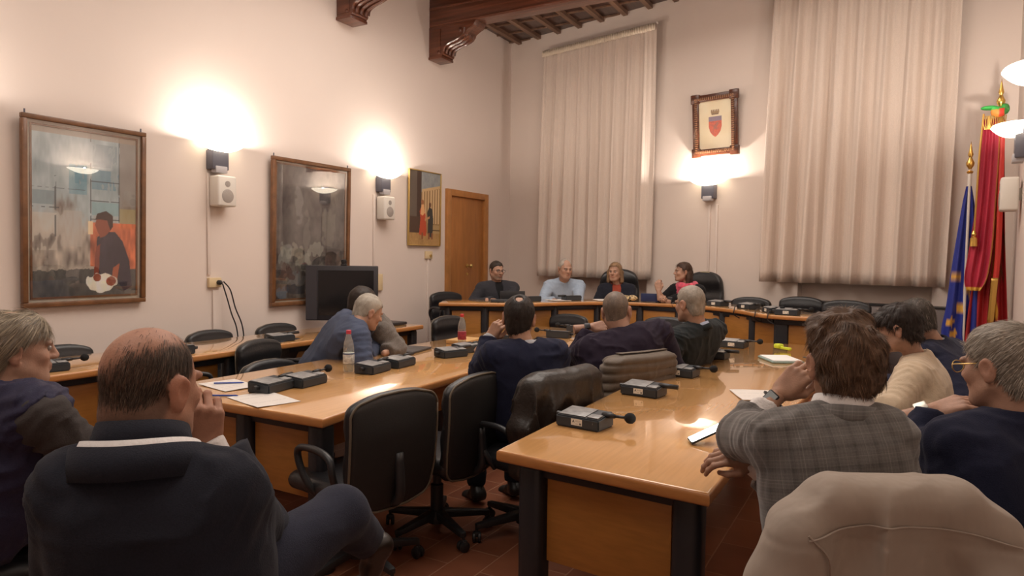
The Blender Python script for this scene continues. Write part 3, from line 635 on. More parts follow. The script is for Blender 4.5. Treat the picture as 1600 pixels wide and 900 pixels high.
# ================================================================== FLAGS
def flag_obj(name, base, top_z, pr, pm, fin_z, label, draw):
    o = empty(name, (base[0], base[1], DZ)); tag(o, label, 'flag')
    MB().tube([(0, 0, .0), (0, 0, top_z - DZ)], pr, 10).build('pole', pm, o, smooth=True)
    f = MB().lathe([(.0, .0), (.02, .005), (.028, .02), (.012, .035), (.014, .05), (.03, .075), (.034, .10), (.02, .13), (.012, .15), (.022, .175), (.014, .21), (.006, .26), (0, .30)], 12)
    f.build('finial', M_GOLD, o, (0, 0, fin_z - DZ), smooth=True)
    MB().lathe([(.17, 0), (.17, .02), (.05, .05), (.03, .12), (0, .12)], 24).build('base', M_BRASS, o)
    draw(o); return o
def drape(rows, nu, amp, seed, colf, name, parent, thick=.004, m=None, folds=4):
    """rows: (z, x_left, x_right, y_mid) of a hanging cloth; folds run down"""
    r = np.random.default_rng(seed); R = spline(rows, 8); V = []; UV = []
    for j, (z, xl, xr, ym) in enumerate(R):
        t = j / (len(R) - 1)
        for i in range(nu):
            u = i / (nu - 1); d = amp * (.4 + .6 * t) * math.sin(u * folds * 2 * math.pi + .6 * math.sin(t * 4) + seed) + .3 * amp * math.sin(u * folds * 5.1 + t * 3)
            V.append((xl + (xr - xl) * u, ym + d, z)); UV.append((u, t))
    n = len(R); i = (np.arange(n - 1)[:, None] * nu + np.arange(nu - 1)[None]).ravel(); F = np.stack([i, i + nu, i + nu + 1, i + 1], 1)
    me = me_from(name, V, F, m or M_VCOLG, True); UV = np.array(UV)
    if m is None: setcol(me, colf(UV[:, 0], UV[:, 1], np.array(V)))
    o = link(name, me, parent); md = o.modifiers.new('s', 'SOLIDIFY'); md.thickness = thick; return o
def star(C, x, z, cx, cz, r, col):
    p = [(cx + (r if k % 2 == 0 else r * .42) * math.sin(k * math.pi / 5 + .3), cz + (r if k % 2 == 0 else r * .42) * math.cos(k * math.pi / 5 + .3)) for k in range(10)]; blob(C, inpoly(x, z, p), col)
def eu(o):
    def cf(u, t, V):
        C = np.tile(hx('22308a'), (len(u), 1)); x, z = V[:, 0], V[:, 2] + DZ
        for cx, cz in ((-.085, 1.32), (.02, 1.19), (-.02, 1.03), (-.105, .90), (-.075, .79)): star(C, x, z, cx, cz, .055, hx('d9a545'))
        return C
    z = lambda v: v - DZ
    drape([(z(2.15), -.02, .02, 0), (z(1.95), -.05, .05, 0), (z(1.5), -.10, .10, .01), (z(1.05), -.14, .12, .01), (z(.8), -.17, .115, .01), (z(.62), -.12, .11, .0)], 60, .022, 1, cf, 'flag_cloth', o, folds=3)
    MB().tube([(0, 0, z(2.15)), (0, 0, z(2.3))], .016, 8).build('pole_sleeve', M_WHITE, o)
def red(o):
    z = lambda v: v - DZ
    def cf(u, t, V):
        C = lerp3(hx('8e161b'), hx('ac2222'), P3(u, t, 4, 9, 1)); x, zz = V[:, 0], V[:, 2] + DZ
        blob(C, (np.abs(x - .02 - .02 * np.sin(zz * 9)) < .02) & (zz > .95) & (zz < 1.35) & (P3(u, t, 9, 40, 3) > .35), hx('e0a83c'))
        blob(C, (np.abs(x - .07) < .025) & (zz > 1.3) & (zz < 1.75) & (P3(u, t, 30, 40, 4) > .5), hx('6b3a1c')); return C
    drape([(z(2.75), -.03, .03, 0), (z(2.3), -.05, .045, 0), (z(1.7), -.08, .07, .01), (z(1.2), -.16, .10, .01), (z(.85), -.19, .12, .01), (z(.60), -.20, .125, .0)], 70, .028, 4, cf, 'flag_cloth', o, folds=4)
    def cf2(u, t, V):
        C = lerp3(hx('a01f38'), hx('bf3249'), P3(u, t, 5, 9, 1)); blob(C, t > .93, hx('e2b84e')); blob(C, (u > .93), hx('c99a3c'), .6); return C
    drape([(z(2.74), -.13, -.01, -.05), (z(2.5), -.14, 0, -.055), (z(2.0), -.155, -.01, -.06), (z(1.6), -.19, -.02, -.065), (z(1.32), -.22, -.05, -.07), (z(1.2), -.20, -.10, -.07)], 40, .016, 6, cf2, 'ribbon', o, folds=3)
    rb = drape([(z(2.72), .0, .035, -.05), (z(2.2), .0, .04, -.055), (z(1.6), .0, .045, -.06), (z(1.25), -.01, .03, -.06)], 10, .004, 2, None, 'red_tie', o, m=mat('red_satin', (.62, .04, .03), .4), folds=1)
    drape([(z(1.32), -.02, .03, -.075), (z(1.1), -.03, .02, -.075), (z(.92), -.04, .01, -.075)], 8, .004, 2, None, 'gold_fringe', o, m=M_GOLD, folds=1)
    s = SDF((-.3, -.25, -.15), (.3, .2, .2), .01)
    s.ell((-.09, -.05, .045), (.065, .045, .020), k=.01).ell((-.02, -.06, .0), (.06, .045, .05)).ell((.03, -.03, .03), (.035, .04, .05))
    V, F = s.surf(); V = relax(V, F, 1); me = me_from('rosette', V, F, M_VCOLG, True); C = np.tile(hx('d98a3c'), (len(V), 1)); blob(C, (V[:, 2] > .02) & (V[:, 0] < .02), hx('35a84a')); blob(C, (V[:, 0] > -.02) & (V[:, 2] < .03), hx('c23a26')); blob(C, V[:, 0] > .02, hx('3a7a3a')); setcol(me, C); link('rosette', me, o, (0, 0, z(2.79)))
    fr = MB(); 
    for k in range(16): a = k * .4; x = -.13 + .011 * k; fr.tube([(x, -.08 - .01 * math.sin(a), z(2.76)), (x + .01 * math.sin(a * 2), -.09, z(2.69)), (x + .012 * math.cos(a), -.085, z(2.64))], .0045, 5)
    fr.build('tassel_fringe', M_GOLD, o)
    MB().tube(spline([(-.13, -.08, z(2.78)), (-.15, -.085, z(2.4)), (-.16, -.09, z(1.95)), (-.165, -.09, z(1.72))], 6), .008, 6).build('cord', M_GOLD, o, smooth=True)
    MB().lathe([(.0, 0), (.032, .0), (.030, .07), (.014, .09), (.022, .11), (.01, .14), (0, .14)], 12, Matrix.Translation((-.165, -.09, z(1.60)))).build('tassel', M_GOLD, o, smooth=True)
bl = at(1505, 520, 6.25); flag_obj('flag', bl, 2.26, .012, M_WHITE, 2.26, 'blue flag with gold stars hanging on the shorter pole', eu)
rd = at(1548, 520, 6.15); flag_obj('flag', rd, 2.83, .018, M_GOLD, 2.80, 'tall red flag with ribbons, green rosette and gold pole in the corner', red)

# ================================================================== TABLES
def table(name, poly, z, label, legs, panels, parent_floor=0.0, edge=.045, cat='table', discs=True, aprons=()):
    """poly: outline of the top; legs: (x, y, wx, wy); panels: (x0,y0,x1,y1,zlow)"""
    c = np.mean(np.array(poly), 0); o = empty(name, (c[0], c[1], parent_floor)); tag(o, label, cat)
    T = Matrix.Translation((-c[0], -c[1], -parent_floor))
    tp = MB(); tp.prism(poly, z - edge, z, .0, T)
    tp_es = [e for e in tp.bm.edges if abs(e.verts[0].co.z - e.verts[1].co.z) < 1e-6]
    bmesh.ops.bevel(tp.bm, geom=tp_es, offset=.012, segments=3, affect='EDGES', profile=.5)
    me = tp.mesh('table_top', [M_TOP, M_EDGE], angle=40)
    for p in me.polygons:
        if abs(p.normal.z) < .9: p.material_index = 1
    link('table_top', me, o)
    for (x, y, wx, wy) in legs:
        lg = MB().box(x - wx / 2, x + wx / 2, y - wy / 2, y + wy / 2, parent_floor + .03, z - edge, min(wx, wy) * .3, T, 3).build('leg', M_LEG, o)
        MB().lathe([(.0, 0), (max(wx, wy) * .5 + .012, 0), (max(wx, wy) * .5 + .012, .02), (max(wx, wy) * .5 - .01, .035), (0, .035)], 20, Matrix.Translation((x - c[0], y - c[1], 0))).build('foot', M_PLASTIC, lg)
    for (x0, y0, x1, y1, zl) in panels:
        d = np.array([x1 - x0, y1 - y0]); L = np.linalg.norm(d); d /= L; n = np.array([-d[1], d[0]]) * .011
        MB().prism([(x0 - n[0], y0 - n[1]), (x1 - n[0], y1 - n[1]), (x1 + n[0], y1 + n[1]), (x0 + n[0], y0 + n[1])], zl, z - edge - .025, .003, T).build('modesty_panel', M_PANEL, o)
    for (x0, y0, x1, y1, w) in aprons:
        d = np.array([x1 - x0, y1 - y0]); L = np.linalg.norm(d); d /= L; n = np.array([-d[1], d[0]]) * w / 2
        MB().prism([(x0 - n[0], y0 - n[1]), (x1 - n[0], y1 - n[1]), (x1 + n[0], y1 + n[1]), (x0 + n[0], y0 + n[1])], z - edge - .05, z - edge, .003, T).build('apron', M_LEG, o)
    return o
ZT = .74
# right table
table('conference_table', [(-1.275, 2.15), (-.475, 2.085), (-.475, 3.2), (-.40, 3.7), (-.36, 4.6), (-.40, 6.25), (-1.25, 6.15), (-1.31, 4.6), (-1.30, 3.2)], ZT, 'right hand long beech table with a row of desk microphones, nearest its end panel',
      [(-1.16, 2.24, .10, .10), (-.565, 2.20, .10, .10), (-.95, 3.6, .08, .08), (-.95, 4.9, .08, .08), (-1.12, 6.0, .1, .1), (-.52, 6.05, .1, .1)],
      [(-1.10, 2.24, -.62, 2.20, .33), (-.86, 2.28, -.86, 5.98, .36)], aprons=[(-1.15, 2.24, -.58, 2.2, .05), (-.86, 2.25, -.86, 6.0, .05)])
# middle table
table('conference_table', [(-3.42, 2.12), (-2.165, 2.155), (-2.27, 3.0), (-2.30, 3.6), (-2.28, 4.6), (-2.2, 5.6), (-2.15, 6.2), (-3.38, 6.3)], ZT, 'middle long beech table between the seated rows, bottle standing on it',
      [(-2.27, 2.25, .10, .10), (-2.76, 2.25, .10, .10), (-3.32, 2.24, .10, .10), (-2.62, 4.30, .09, .09), (-3.1, 4.3, .09, .09), (-2.3, 6.1, .1, .1), (-3.28, 6.2, .1, .1)],
      [(-2.70, 2.25, -2.33, 2.25, .33), (-3.26, 2.25, -2.82, 2.25, .33), (-2.80, 2.3, -2.80, 6.2, .36)], aprons=[(-2.74, 2.25, -2.28, 2.25, .05), (-3.3, 2.25, -2.8, 2.25, .05), (-2.8, 2.3, -2.8, 6.2, .05)])
# left table along the wall
table('conference_table', [(-4.95, 1.25), (-4.25, 1.25), (-4.26, 3.3), (-4.27, 5.68), (-4.95, 5.72)], ZT, 'left hand beech table along the painting wall, empty chairs behind it',
      [(-4.34, 1.35, .09, .09), (-4.34, 2.02, .09, .09), (-4.34, 3.36, .09, .09), (-4.34, 4.55, .09, .09), (-4.36, 5.6, .09, .09), (-4.85, 1.35, .09, .09), (-4.85, 5.6, .09, .09)],
      [(-4.38, 1.45, -4.38, 1.95, .33), (-4.38, 2.1, -4.38, 3.29, .33), (-4.38, 3.43, -4.38, 4.5, .33), (-4.38, 4.6, -4.38, 5.54, .33)], aprons=[(-4.36, 1.3, -4.36, 5.6, .05)])
# head table on the dais: a curve of beech panels between charcoal posts
def offs(P, d):
    P = np.asarray(P, float); N = []
    for i in range(len(P)):
        t = P[min(i + 1, len(P) - 1)] - P[max(i - 1, 0)]; t /= np.linalg.norm(t); N.append((-t[1], t[0]))
    return P + np.array(N) * d
cur = np.vstack([HT[:2], spline(HT[1:9], 4)[1:-1], HT[8:]]); cur = HT[:2].tolist() + spline(HT[1:10], 5)[1:].tolist() + [HT[10].tolist()]
cur = np.array(cur); back = offs(cur, .62); ZH = .94
hpoly = [tuple(p) for p in cur] + [tuple(p) for p in back[::-1]]
inn = offs(HT, .09)
hp = []; hl = []
posts = [(-4.33, 6.30), (-3.98, 6.50), None]
pxs = [700, 758, 867, 933, 1001, 1062, 1131, 1178]
pts_leg = []
for px in pxs:
    dirx = CF + (px - 800) / FPX * CR; best = None
    for i in range(len(inn) - 1):
        a, b = inn[i], inn[i + 1]; A = np.array([[dirx[0], -(b - a)[0]], [dirx[1], -(b - a)[1]]])
        try: t, s_ = np.linalg.solve(A, a)
        except np.linalg.LinAlgError: continue
        if -0.02 <= s_ <= 1.02 and t > 0: best = a + s_ * (b - a)
    if best is not None: pts_leg.append(best)
pts_leg += [np.array([-.93, 6.84]), np.array([-.36, 6.74])]
for p in pts_leg: hl.append((p[0], p[1], .075 if p[0] < -1.0 else .13, .075))
for i, (a, b) in enumerate(zip(pts_leg[:-1], pts_leg[1:])):
    d = (b - a) / np.linalg.norm(b - a); w0 = .045 if i < len(pts_leg) - 2 else .07; hp.append((a[0] + d[0] * w0, a[1] + d[1] * w0, b[0] - d[0] * w0, b[1] - d[1] * w0, .48))
ap = [(inn[i][0], inn[i][1], inn[i + 1][0], inn[i + 1][1], .06) for i in range(len(inn) - 1)]
table('head_table', hpoly, ZH, 'curved head table with orange panels and dark posts, four speakers behind it', hl, hp, DZ, .04, aprons=ap)

# ================================================================== SWIVEL CHAIRS
def sdf_obj(name, s, m, parent=None, loc=None, rel=1, colf=None, R=None, T=None, cname='Col'):
    V, F = s.surf(); V = relax(V, F, rel) if rel else V
    a, b, c = V[F[:, 0]], V[F[:, 1]], V[F[:, 2]]
    if np.einsum('ij,ij->i', a, np.cross(b, c)).sum() < 0: F = F[:, ::-1]
    C = colf(V) if colf else None
    if R is not None: V = V @ np.asarray(R).T
    if T is not None: V = V + np.asarray(T)
    me = me_from(name, V, F, m, True)
    if C is not None: setcol(me, C, cname)
    return link(name, me, parent, loc)
def bend(V, z0, k): V = V.copy(); V[:, 1] += k * (V[:, 0] ** 2) - .18 * np.maximum(z0 - V[:, 2], 0) * 0; return V
def chair_parts():
    P = {}
    # backrest: padded front, flat shell behind; origin chair base, faces +y
    s = SDF((-.30, -.12, -.36), (.30, .12, .36), .011)
    s.rbox((0, 0, 0.02), (.235, .035, .24), .034)
    Vq = None
    def shape(V):
        V = V.copy(); zz = V[:, 2]; tp = 1 - .16 * np.clip((-.05 - zz) / .25, 0, 1) ** 1.3; top = np.clip((zz - .10) / .16, 0, 1)
        V[:, 0] *= tp; V[:, 2] -= .05 * (np.abs(V[:, 0]) / .235) ** 2.6 * top; V[:, 2] += .05 * (np.abs(V[:, 0]) / .235) ** 2.4 * np.clip((-.05 - zz) / .2, 0, 1)
        V[:, 1] += .38 * V[:, 0] ** 2 - .10 * (zz - .0) + .25 * np.maximum(-zz, 0) ** 2 * 0; V[:, 1] += .02 * np.clip(zz, -.3, 1) ** 2 / .06
        return V
    V, F = s.surf(); V = relax(V, F, 2); V[:, 1] += np.where(V[:, 1] > 0, .012 * np.cos(V[:, 0] * 9) * np.cos(V[:, 2] * 7) + .006 * np.cos(V[:, 2] * 40), 0)
    a, b, c = V[F[:, 0]], V[F[:, 1]], V[F[:, 2]]
    if np.einsum('ij,ij->i', a, np.cross(b, c)).sum() < 0: F = F[:, ::-1]
    V2 = shape(V); me = me_from('backrest', V2, F, mats=[M_LEATHER, M_SHELL], smooth=True, midx=None)
    cy = V[F].mean(1)[:, 1]; me.polygons.foreach_set('material_index', (cy < -.02).astype(np.int32)); P['backrest'] = me
    def rr(w, h, r, y, zc, n=8):
        pts = []
        for cx, cz, a0 in ((w - r, h - r, 0), (-w + r, h - r, 90), (-w + r, -h + r, 180), (w - r, -h + r, 270)):
            for k in range(n + 1): a_ = math.radians(a0 + 90 * k / n); pts.append((cx + r * math.cos(a_), y, cz + r * math.sin(a_) + zc))
        pts.append(pts[0]); return np.array(pts)
    ring = rr(.229, .234, .045, -.028, .02); 
    dense = []; 
    for a_, b_ in zip(ring[:-1], ring[1:]):
        for t in np.linspace(0, 1, 4, endpoint=False): dense.append(a_ + (b_ - a_) * t)
    dense.append(ring[0]); P['piping'] = MB().tube(shape(np.array(dense)), .0052, 6).mesh('piping', M_PIPING, smooth=True)
    s = SDF((-.30, -.30, -.09), (.30, .30, .09), .012); s.rbox((0, 0, 0), (.245, .235, .042), .04); s.warp(lambda p: -.012 * np.cos(p[:, 0] * 6) * (p[:, 2] > 0))
    V, F = s.surf(); V = relax(V, F, 2); V[:, 2] -= .06 * np.clip(V[:, 1] - .12, 0, 1) ; a, b, c = V[F[:, 0]], V[F[:, 1]], V[F[:, 2]]
    if np.einsum('ij,ij->i', a, np.cross(b, c)).sum() < 0: F = F[:, ::-1]
    P['seat'] = me_from('seat', V, F, M_LEATHER, True)
    ar = MB(); loop = spline([(.25, -.17, .47), (.275, -.18, .54), (.275, -.16, .60), (.275, -.08, .625), (.275, .04, .62), (.275, .08, .59), (.27, .06, .52), (.255, .02, .45), (.22, .0, .395)], 6)
    ar.tube(loop, .016, 8); P['armR'] = ar.mesh('armrest', M_PLASTIC, smooth=True)
    ar = MB(); ar.tube([(-p[0], p[1], p[2]) for p in loop], .016, 8); P['armL'] = ar.mesh('armrest', M_PLASTIC, smooth=True)
    P['column'] = MB().lathe([(.0, .10), (.034, .10), (.034, .26), (.022, .265), (.022, .36), (.10, .365), (.10, .385), (0, .385)], 16).mesh('gas_column', M_PLASTIC, angle=40)
    P['backstem'] = MB().tube(spline([(0, -.05, .375), (0, -.22, .37), (0, -.285, .42), (0, -.275, .60)], 5), [.022] * 16, 8).mesh('back_stem', M_PLASTIC, smooth=True)
    st = MB(); st.lathe([(0, .06), (.05, .06), (.055, .09), (.045, .125), (0, .13)], 16)
    for k in range(5):
        a_ = math.radians(72 * k + 18); d = Vector((math.cos(a_), math.sin(a_), 0)); n = Vector((-d.y, d.x, 0)); 
        p0, p1 = d * .03 + Vector((0, 0, .105)), d * .285 + Vector((0, 0, .083)); V8 = []
        for p, w, h in ((p0, .026, .022), (p1, .016, .014)):
            for sx, sz in ((-1, -1), (1, -1), (1, 1), (-1, 1)): V8.append(st.bm.verts.new(p + n * w * sx + Vector((0, 0, h * sz))))
        for q in ((3, 2, 1, 0), (4, 5, 6, 7), (0, 1, 5, 4), (1, 2, 6, 5), (2, 3, 7, 6), (3, 0, 4, 7)): st.bm.faces.new([V8[i] for i in q])
        st._fin(V8, .006)
    P['star'] = st.mesh('star_base', M_PLASTIC, angle=40)
    c = MB()
    for s_ in (-1, 1): c.lathe([(0, 0), (.022, 0), (.027, .004), (.027, .014), (.02, .018), (0, .018)], 16, Matrix.Translation((s_ * .005 + (0 if s_ > 0 else 0), 0, .027)) @ Matrix.Rotation(s_ * math.pi / 2, 4, 'Y'))
    c.box(-.018, .018, -.012, .016, .03, .058, .006); c.lathe([(.008, .05), (.008, .085)], 8); P['caster'] = c.mesh('caster', M_PLASTIC, angle=40)
    return P
CP = chair_parts()
def chair(x, y, deg, label, group=None, z0=0.0, seat=.43, rot=0.0, tilt=0.0, backz=.62):
    """deg: heading of the sitter, clockwise from +y"""
    o = empty('swivel_chair', (x, y, z0), -math.radians(deg)); tag(o, label, 'chair', group)
    link('seat', CP['seat'], o, (0, 0, seat)); bk = link('backrest', CP['backrest'], o, (0, -.245, backz + .0)); link('piping', CP['piping'], bk)
    bk.rotation_euler = (tilt, 0, 0)
    link('armrest', CP['armR'], o); link('armrest', CP['armL'], o); link('gas_column', CP['column'], o); link('back_stem', CP['backstem'], o)
    sb = link('star_base', CP['star'], o, rz=rot)
    for k in range(5):
        a_ = math.radians(72 * k + 18); link('caster', CP['caster'], sb, (.28 * math.cos(a_), .28 * math.sin(a_), 0), a_ + .6 * math.sin(k * 2.1 + x * 3))
    return o

# high-backed chairs at the head table
def high_chair(x, y, deg, label, z0=DZ, top=1.30):
    o = empty('high_backed_chair', (x, y, z0), -math.radians(deg)); tag(o, label, 'chair')
    if 'hb' not in CP:
        s = SDF((-.36, -.14, -.5), (.36, .14, .5), .014); s.rbox((0, 0, .0), (.27, .05, .37), .048)
        V, F = s.surf(); V = relax(V, F, 2); top_ = np.clip((V[:, 2] - .05) / .3, 0, 1); V[:, 0] *= 1 - .10 * top_ ** 2; V[:, 2] -= .09 * (np.abs(V[:, 0]) / .25) ** 2.5 * top_; V[:, 1] += .5 * V[:, 0] ** 2 + np.where(V[:, 1] > 0, .01 * np.cos(V[:, 2] * 26), 0)
        a, b, c = V[F[:, 0]], V[F[:, 1]], V[F[:, 2]]
        if np.einsum('ij,ij->i', a, np.cross(b, c)).sum() < 0: F = F[:, ::-1]
        CP['hb'] = me_from('backrest', V, F, M_LEATHER, True)
    link('seat', CP['seat'], o, (0, 0, .43)); link('backrest', CP['hb'], o, (0, -.28, top - z0 - .37))
    link('armrest', CP['armR'], o); link('armrest', CP['armL'], o); link('gas_column', CP['column'], o); link('back_stem', CP['backstem'], o); sb = link('star_base', CP['star'], o)
    for k in range(5): a_ = math.radians(72 * k + 18); link('caster', CP['caster'], sb, (.28 * math.cos(a_), .28 * math.sin(a_), 0), a_ + .5)
    return o

# empty chairs
c1_ = chair(-2.135, 2.36, -79, 'empty black leather chair nearest the camera on the right side of the middle table', rot=.5)
c2_ = chair(-2.07, 2.88, -88, 'empty black leather chair directly behind the nearest one along the middle table', rot=.2)
for c_ in (c1_, c2_):
    for k_ in c_.children:
        if k_.name.startswith('backrest'): k_.scale = (1.06, 1.0, 1.12); k_.location.z -= .035
GL = 'empty chairs between the left table and the wall'
chair(-4.98, 2.62, 90, 'empty chair behind the left table, left of the bald man', GL, backz=.53, seat=.38)
chair(-4.98, 3.86, 88, 'empty chair behind the left table, below the two hanging cables', GL, backz=.53, seat=.38)
chair(-4.98, 4.58, 92, 'empty chair behind the left table, just left of the screen', GL, backz=.53, seat=.38)
chair(-3.42, 3.16, 88, 'empty chair on the left side of the middle table, low rounded top above the edge', backz=.49, seat=.40)
chair(-3.92, 2.90, 20, 'empty chair turned sideways between the left and middle tables, armrest showing', backz=.6)
chair(-3.68, 5.60, 98, 'empty chair with creased leather front beyond the man in blue', backz=.60)
chair(-3.20, 6.72, 180, 'empty chair at the far end of the middle table, left one of two', backz=.565)
chair(-2.06, 6.62, 182, 'empty chair at the far end of the middle table, right one of two', backz=.60)
chair(-4.74, 6.98, 112, 'empty chair behind the left wing of the head table', z0=DZ, backz=.55)
chair(-1.52, 8.10, 190, 'empty chair behind the head table next to the pink-scarfed woman\'s chair', z0=DZ, backz=.56)
chair(-.93, 8.02, 182, 'empty chair behind the head table, left one of the two below the right curtain', z0=DZ, backz=.59)
chair(-.44, 7.62, 180, 'empty chair behind the right end of the head table, next to the heater', z0=DZ, backz=.59)

# ================================================================== DESK MICROPHONE UNITS
def unit_meshes():
    U = {}
    h = MB(); h.prism([(-.09, -.06), (.09, -.06), (.09, .06), (-.09, .06)], 0, .042, .0)
    for v in h.bm.verts:
        if v.co.z > .03 and v.co.y > 0: v.co.z += .012
    bmesh.ops.bevel(h.bm, geom=h.bm.edges[:], offset=.005, segments=2, affect='EDGES'); U['housing'] = h.mesh('housing', M_UNIT, angle=35)
    U['keypad'] = MB().box(-.082, .03, -.05, .05, .0, .003, .001).box(.036, .082, -.05, -.01, 0, .004, .001).mesh('keypad', M_UNITTOP, angle=35)
    nu, nv = 56, 28; u, v = np.meshgrid(np.linspace(0, 1, nu), np.linspace(0, 1, nv), indexing='ij'); u = u.ravel(); v = v.ravel()
    V = np.stack([(u - .5) * .046, np.full_like(u, -.0612), (v - .5) * .024], 1); i = (np.arange(nu - 1)[:, None] * nv + np.arange(nv - 1)[None]).ravel(); F = np.stack([i, i + nv, i + nv + 1, i + 1], 1)
    C = np.tile(hx('e2dccf'), (len(u), 1)); x = u * 46; z = v * 24
    blob(C, inpoly(x, z, [(5, 10), (9, 20), (11, 20), (15, 10), (12.5, 10), (11.6, 12.5), (8.4, 12.5), (7.5, 10)]) & ~inpoly(x, z, [(9.2, 14), (10, 17), (10.8, 14)]), hx('2a2622'))
    for zz in (18, 14.5): blob(C, (np.abs(z - zz) < .9) & (x > 18) & (x < 40) & (np.sin(x * 2.6 + zz) > -.5), hx('6a6258'), .8)
    blob(C, (np.abs(z - 6) < .9) & (x > 18) & (x < 30) & (np.sin(x * 3.1) > -.4), hx('6a6258'), .8)
    blob(C, (x > 35) & (x < 42) & (z > 3) & (z < 10), hx('3a352f'), .85)
    me = me_from('label_sticker', V, F, M_VCOLG); setcol(me, C); U['label'] = me
    st = MB(); st.tube([(.07, .01, .048), (.10, .01, .05), (.12, .01, .05)], [.011, .011, .008], 8); st.tube([(.11, .01, .05), (.17, .01, .052)], .0055, 8); U['stem'] = st.mesh('microphone_stem', M_PLASTIC, smooth=True)
    U['foam'] = MB().lathe([(0, -.02), (.012, -.018), (.019, -.008), (.02, 0), (.018, .01), (.010, .018), (0, .02)], 14, Matrix.Translation((.18, .01, .052)) @ Matrix.Rotation(math.pi / 2, 4, 'Y')).mesh('foam_windscreen', M_FOAM, smooth=True)
    U['plug'] = MB().box(-.115, -.088, -.01, .012, .02, .036, .003).tube([(-.10, .0, .03), (-.118, .0, .03)], .010, 8).mesh('cable_plug', M_PLASTIC, angle=35)
    U['short'] = MB().tube([(.07, .01, .048), (.10, .01, .05), (.16, .01, .05)], [.011, .012, .011], 8).mesh('microphone_stem', M_PLASTIC, smooth=True)
    return U
UM = unit_meshes()
def mic(x, y, deg, label, group, z=ZT, foam=True, ball=True, lab=True):
    o = empty('desk_microphone', (x, y, z + .001), math.radians(deg)); tag(o, label, 'microphone unit', group)
    h = link('housing', UM['housing'], o); k = link('keypad', UM['keypad'], h, (0, 0, .049)); k.rotation_euler = (math.atan2(.012, .12), 0, 0)
    if lab: link('label_sticker', UM['label'], h, (0, 0, .024))
    link('microphone_stem', UM['stem' if foam else 'short'], o)
    if foam: link('foam_windscreen', UM['foam'], o)
    link('cable_plug', UM['plug'], o); o.scale = (1.15, 1.15, 1.15)
    return o
GR = 'desk microphones along the left edge of the right table'
for i, (y, f_, lb) in enumerate(((2.66, 1, 'nearest desk microphone unit on the right table, round foam tip, label facing the camera'), (3.44, 0, 'second desk microphone unit on the right table, short stem without round tip'),
        (4.13, 1, 'third desk microphone unit along the right table, round foam tip'), (5.0, 0, 'fourth desk microphone unit along the right table, short stem, white cards on it'), (5.72, 1, 'farthest desk microphone unit on the right table, near the yellow marker'))):
    mic(-1.14, y, -6, lb, GR, foam=bool(f_))
GM = 'desk microphones in pairs on the middle table'
mic(-2.85, 2.47, 100, 'desk microphone unit nearest the camera on the middle table, beside the loose sheet', GM, foam=False, lab=False)
mic(-2.82, 2.68, 96, 'desk microphone unit left of the clear bottle, round tip pointing left', GM, lab=False)
mic(-2.79, 3.20, 98, 'desk microphone unit just right of the clear bottle', GM, foam=False, lab=False)
mic(-2.80, 3.46, 95, 'desk microphone unit behind the one right of the clear bottle', GM, foam=False, lab=False)
mic(-2.76, 4.0, 70, 'desk microphone unit left of the navy-sweatered man\'s elbow', GM, foam=False, lab=False)
mic(-2.80, 4.27, 80, 'desk microphone unit with round tip in front of the red-label bottle', GM, lab=False)
mic(-2.62, 5.50, 190, 'desk microphone unit with round tip seen between the two men in dark sweaters', GM, lab=False)
mic(-2.66, 6.02, 190, 'desk microphone unit by the watch wrist of the shaven-headed man', GM, lab=False)
mic(-2.78, 4.95, 190, 'desk microphone unit behind the balding man\'s raised hand', GM, foam=False, lab=False)
GLT = 'desk microphones on the left table'
mic(-4.42, 2.15, 80, 'desk microphone unit between the two heads at the left edge', GLT, lab=False)
mic(-4.42, 3.92, 80, 'desk microphone unit on the left table in front of the empty chair by the screen', GLT, foam=False, lab=False)
mic(-4.45, 3.02, 250, 'desk microphone unit on the left table behind the bald man\'s forehead', GLT, foam=False, lab=False)
GH = 'desk microphones on the head table'
def onhead(px, back_=.22):
    dirx = CF + (px - 800) / FPX * CR; line = offs(cur, back_)
    for i in range(len(line) - 1):
        a, b = line[i], line[i + 1]; A = np.array([[dirx[0], -(b - a)[0]], [dirx[1], -(b - a)[1]]]); t, s_ = np.linalg.solve(A, a)
        if -0.01 <= s_ <= 1.01 and t > 0: d = (b - a); return a + s_ * d, math.degrees(math.atan2(d[1], d[0]))
for px, lb in ((830, 'desk microphone on the head table between the dark-suited speaker and the light blue sweater'), (893, 'desk microphone in front of the light blue sweatered speaker'), (1043, 'desk microphone in front of the pink-scarfed woman'),
        (1122, 'desk microphone on the head table right of the pink-scarfed woman\'s chair'), (1170, 'desk microphone on the head table in front of the first empty chair on the right'), (1208, 'desk microphone on the bend of the head table')):
    (p, a_) = onhead(px, .2 if px > 1100 else .30); mic(p[0], p[1], a_ if px > 1100 else a_ + 180, lb, GH, z=ZH, foam=px in (1170, 1208), lab=px > 1100)
mic(-.88, 6.84, -6, 'desk microphone at the left end of the right wing of the head table, long stem', GH, z=ZH)
# looping microphone cables along the head table's front edge
for px in (1150, 1183, 1203):
    (p, a_) = onhead(px, .06); (q, _) = onhead(px + 8, .2); (r_, __) = onhead(px - 2, -.02)
    tag(MB().tube(spline([(q[0], q[1], ZH + .02), (p[0], p[1], ZH + .03), (r_[0], r_[1], ZH + .0), (r_[0], r_[1], ZH - .05), (p[0] + .06, p[1] - .09, ZH - .085)], 5), .005, 6).build('microphone_cable', M_PLASTIC), {1150: 'black cable looping over the head table edge, leftmost of three', 1183: 'black cable looping over the head table edge, middle of three', 1203: 'black cable looping over the bend of the head table, rightmost of three'}[px], 'cable')

